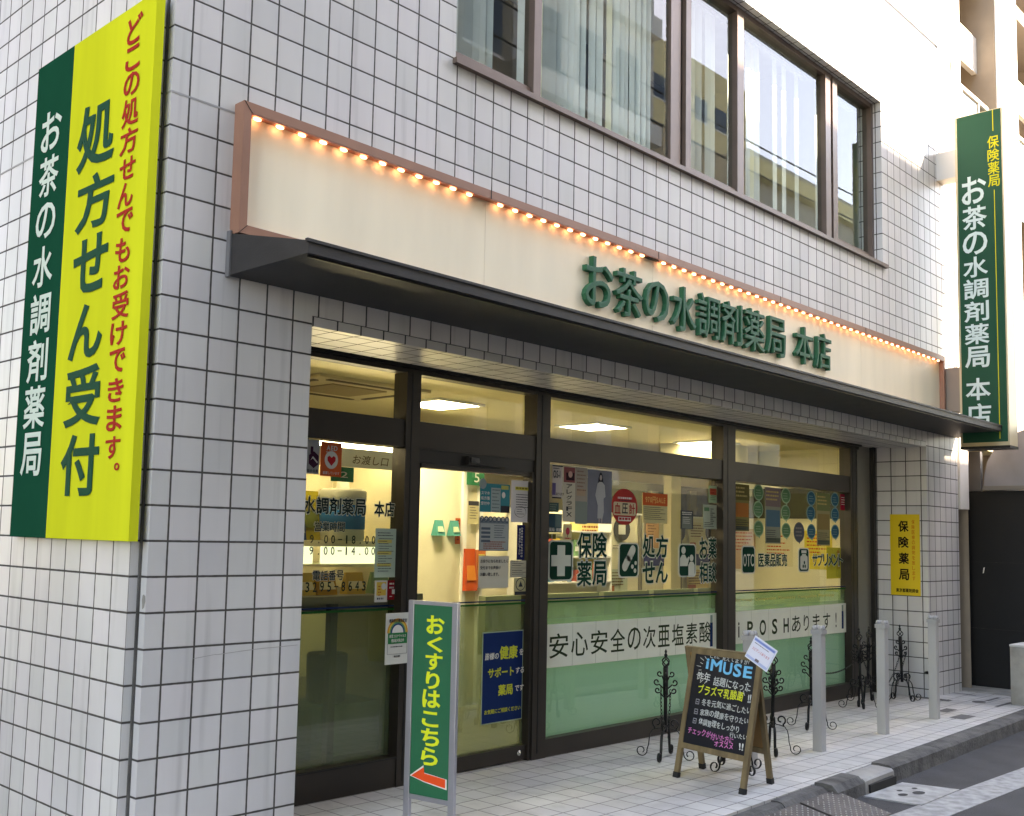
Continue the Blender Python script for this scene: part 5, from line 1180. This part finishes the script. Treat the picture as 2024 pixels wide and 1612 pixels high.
# black hoarding with grey panel, rounded dark awning
t = thing('black_hoarding', 'tall matt black hoarding wall beyond the tiled end pier', 'hoarding', (13.05, 0, .08))
BK = mat('matt_black_sheet', rgb(10, 10, 11), .75, noise=.3, nscale=3, bump=.15, bscale=12)
mb = MB(); mb.box(13.05, 13.15, -2.1, .30, .02, 2.88, BK); mb.build('sheet', t)
mb = MB(); mb.box(13.06, 13.15, -.045, .30, 2.884, 3.46, mat('dark_grey_sheet', rgb(84, 84, 88), .5, noise=.1)); mb.build('upper_panel', t)
mb = MB()
for z in (.9, 1.85): mb.box(13.046, 13.049, -2.1, .3, z, z + .006, FRAME2)
poly(mb, YZ(13.05), [(.06, 1.77), (.08, 1.78), (.065, 1.70), (.05, 1.69)], PW, .001, .001); mb.build('seam', t)
t = thing('barrel_awning', 'dark grey rounded awning over the black hoarding', 'awning', (13.3, -.6, 2.93))
prof = [(-.10, 2.95), (-.115, 3.12), (-.16, 3.30), (-.25, 3.47), (-.37, 3.60), (-.52, 3.69), (-.68, 3.745), (-.9, 3.77), (-1.3, 3.77), (-1.5, 3.7), (-1.6, 3.4), (-1.6, 2.95)]
mb = MB(); N_ = len(prof); AWN = mat('grey_awning_sheet', rgb(122, 124, 134), .4, .2, noise=.18, nscale=3)
mb.add([(13.0, y, z) for y, z in prof] + [(14.6, y, z) for y, z in prof], [(i, i + 1, N_ + i + 1, N_ + i) for i in range(N_ - 1)], AWN, True); mb.add([(13.0, y, z) for y, z in prof], [tuple(range(N_))], AWN); mb.add([(14.6, y, z) for y, z in prof], [tuple(range(N_))[::-1]], AWN)
mb.build('awning_skin', t)
mb = MB(); mb.box(12.97, 14.62, -1.62, -.09, 2.889, 2.948, mat('awning_trim', rgb(110, 108, 106), .4, .5)); mb.build('awning_trim', t)
mb = MB(); mb.box(11.452, 11.95, -1.75, -.885, -.06, .815, CONC); mb.box(11.45, 11.96, -1.76, -.88, .816, .845, mat('pale_concrete_cap', (.5, .5, .49, 1), .8, noise=.15))
tag(mb.build('concrete_block', None, .006), 'low weathered concrete block wall at the kerb beyond the bollards', 'concrete block')
mb = MB(); mb.box(12.30, 13.04, .22, .34, .02, .115, CONC); tag(mb.build('concrete_footing'), 'low concrete footing strip at the foot of black hoarding', 'footing')

# ================================================================ ACROSS THE STREET (seen only as reflections and shade)
def facade(name, label, x0, x1, y0, y1, z1, m, wx=1.6, wz=2.9, band=None, first=1.2, low=0):
    t = thing(name, label, 'building', (x0, y1, 0))
    mb = MB(); mb.box(x0, x1, y0, y1, -1, z1, m)
    if band:
        z = 3.4
        while z < z1 - .5: mb.box(x0, x1, y1, y1 + .25, z, z + .5, band); z += wz
    mb.build('wall', t)
    if low:
        mb = MB(); mb.box(x0 + .05, x1 - .05, y1 + .02, y1 + .3, -.9, low, mat('bounce_cut_dark', (.06, .058, .055, 1), .5)); mb.build('bounce_cut_front', t)  # dark lower storeys, added to cut light bounced onto the lintel
    w0_ = None; z = first
    WG = mat('dark_window_glass', rgb(60, 70, 80), .08, .3)
    while z + 1.5 < z1:
        x = x0 + .7
        while x + wx * .6 < x1 - .3:
            if w0_ is None:
                mm = MB(); mm.box(x, x + wx * .6, y1 + .002, y1 + .03, z, z + 1.5, WG); mm.box(x - .05, x + wx * .6 + .05, y1 + .002, y1 + .06, z - .08, z - .002, WHITE); w0_ = mm.build('window', t); wx0, wz0 = x, z
            else:
                o = w0_.copy(); col.objects.link(o); o.location = ((x - wx0) * S, 0, (z - wz0) * S)
            x += wx
        z += wz
    return t
sheet('far_pavement', [(-60, -9.0, .0 + .2), (90, -9.0, -.5), (90, -8.2, -.5), (-60, -8.2, .2)], ASP, .6)
facade('office_building', 'tall pale office building across the street', -12, 13.0, -20, -9, 24, mat('pale_facade', rgb(150, 145, 132), .7, noise=.1), 1.9, 2.9, low=5.6, first=6.4)
facade('low_house', 'lower cream house across the street', 13.02, 18.3, -20, -9, 16.5, mat('cream_facade', rgb(212, 212, 208), .7), 1.5, 2.8, WHITE, low=3.3, first=4)
facade('shade_house', 'three storey house across the street, added to shade the end pier', 18.32, 22.9, -20, -9, 12.6, mat('tan_facade', rgb(196, 180, 150), .7), 1.4, 2.8, None, low=3.3, first=4)  # added to keep sun off the lower part of the end pier
facade('shade_block', 'tall block added beyond the side street to shade the side wall', -22, -7.6, -1, 26, 32, mat('corner_facade', rgb(112, 108, 102), .75, noise=.1), 1.9, 2.9)  # unseen block, added tall and dark to dim the side wall
facade('grey_building', 'grey building with white bands across the street', 23, 44, -22, -9, 13.2, mat('grey_facade', rgb(178, 176, 164), .7), 2.0, 3.0, mat('cream_band', rgb(230, 218, 160), .6))
facade('apartment_tower', 'cream apartment tower behind the side street', 19, 33, -40, -24, 25, mat('cream_tower', rgb(206, 206, 200), .7, noise=.1), 2.2, 3.1, mat('grey_band', rgb(150, 146, 130), .6))
facade('brick_tower', 'yellowish tower behind the grey building', 36, 60, -46, -30, 33, mat('yellow_tower', rgb(212, 196, 150), .7), 2.4, 3.1)
mb = MB(); mb.box(24.5, 27.5, -30, -27, 25, 28.2, mat('tank_grey', rgb(170, 166, 156), .6)); mb.lathe([(1.6, 25), (1.6, 27.8), (1.2, 28.4), (0, 28.5)], (30.5, -28, 0), mat('orange_tank', rgb(214, 150, 90), .5), 20); tag(mb.build('roof_plant'), 'roof plant room and round tank on the cream apartment tower', 'roof plant')
for k, (za, zb, y) in enumerate(((10.5, 10.2, -6.6), (11.6, 11.2, -6.9), (12.6, 12.1, -7.2))):
    mb = MB(); mb.tube([(-30 + 90 * i / 30, y, za + (zb - za) * i / 30 - .35 * math.sin(PI * ((i % 10) / 10))) for i in range(31)], .022, BLACKM, 5)
    tag(mb.build('power_line'), 'black overhead cable along the street, %s of three' % ('lowest', 'middle', 'highest')[k], 'cable', 'overhead cables')

# ================================================================ LIGHT, SKY, CAMERA
sd = Vector((.45, -.62, .64)).normalized()
el = math.asin(sd.z); az = math.atan2(sd.x, sd.y)       # azimuth clockwise from +y
w = bpy.data.worlds.new('World'); sc.world = w; w.use_nodes = True
nt = w.node_tree; bg = nt.nodes['Background']
sky = nt.nodes.new('ShaderNodeTexSky'); sky.sky_type = 'NISHITA'; sky.sun_disc = False
sky.sun_elevation = el; sky.sun_rotation = az; sky.air_density = 1.0; sky.dust_density = .5; sky.ozone_density = 1.0
nt.links.new(sky.outputs[0], bg.inputs[0]); bg.inputs[1].default_value = .15
ld = bpy.data.lights.new('sun', 'SUN'); ld.energy = 2.2; ld.angle = math.radians(.5); ld.color = (1, .95, .86)
lo = bpy.data.objects.new('sun', ld); col.objects.link(lo); lo.rotation_euler = (-sd).to_track_quat('-Z', 'Y').to_euler()

CAM = (-3.10328061, -5.39857364, 2.07226920); YAW, PITCH, ROLL = .800901294, .0916806747, .0227680578
cy, sy, cp, sp = math.cos(YAW), math.sin(YAW), math.cos(PITCH), math.sin(PITCH)
d = Vector((sy * cp, cy * cp, sp)); r = Vector((cy, -sy, 0)); u = r.cross(d)
c_, s_ = math.cos(ROLL), math.sin(ROLL)
r2 = r * c_ + u * s_; u2 = u * c_ - r * s_
cd = bpy.data.cameras.new('camera'); co = bpy.data.objects.new('camera', cd); col.objects.link(co)
co.matrix_world = Matrix(((r2.x, u2.x, -d.x, CAM[0] * S), (r2.y, u2.y, -d.y, CAM[1] * S), (r2.z, u2.z, -d.z, CAM[2] * S), (0, 0, 0, 1)))
cd.sensor_width = 36; cd.lens = 36 * 2081.01168 / 2024
cd.shift_x = 75.7829244 / 2024; cd.shift_y = 60.2405355 / 2024
cd.clip_start = .05; cd.clip_end = 1000
sc.camera = co
sc.render.engine = 'CYCLES'
sc.cycles.use_denoising = True
sc.cycles.transparent_max_bounces = 24; sc.cycles.max_bounces = 10; sc.cycles.diffuse_bounces = 5; sc.cycles.glossy_bounces = 5
sc.cycles.sample_clamp_indirect = 6
sc.view_settings.view_transform = 'Standard'; sc.view_settings.look = 'None'; sc.view_settings.gamma = 1
sc.view_settings.exposure = 3.66
sc.view_settings.use_white_balance = True; sc.view_settings.white_balance_temperature = 9100; sc.view_settings.white_balance_tint = 18
for o in bpy.data.objects:
    if '_loc' in o: del o['_loc']
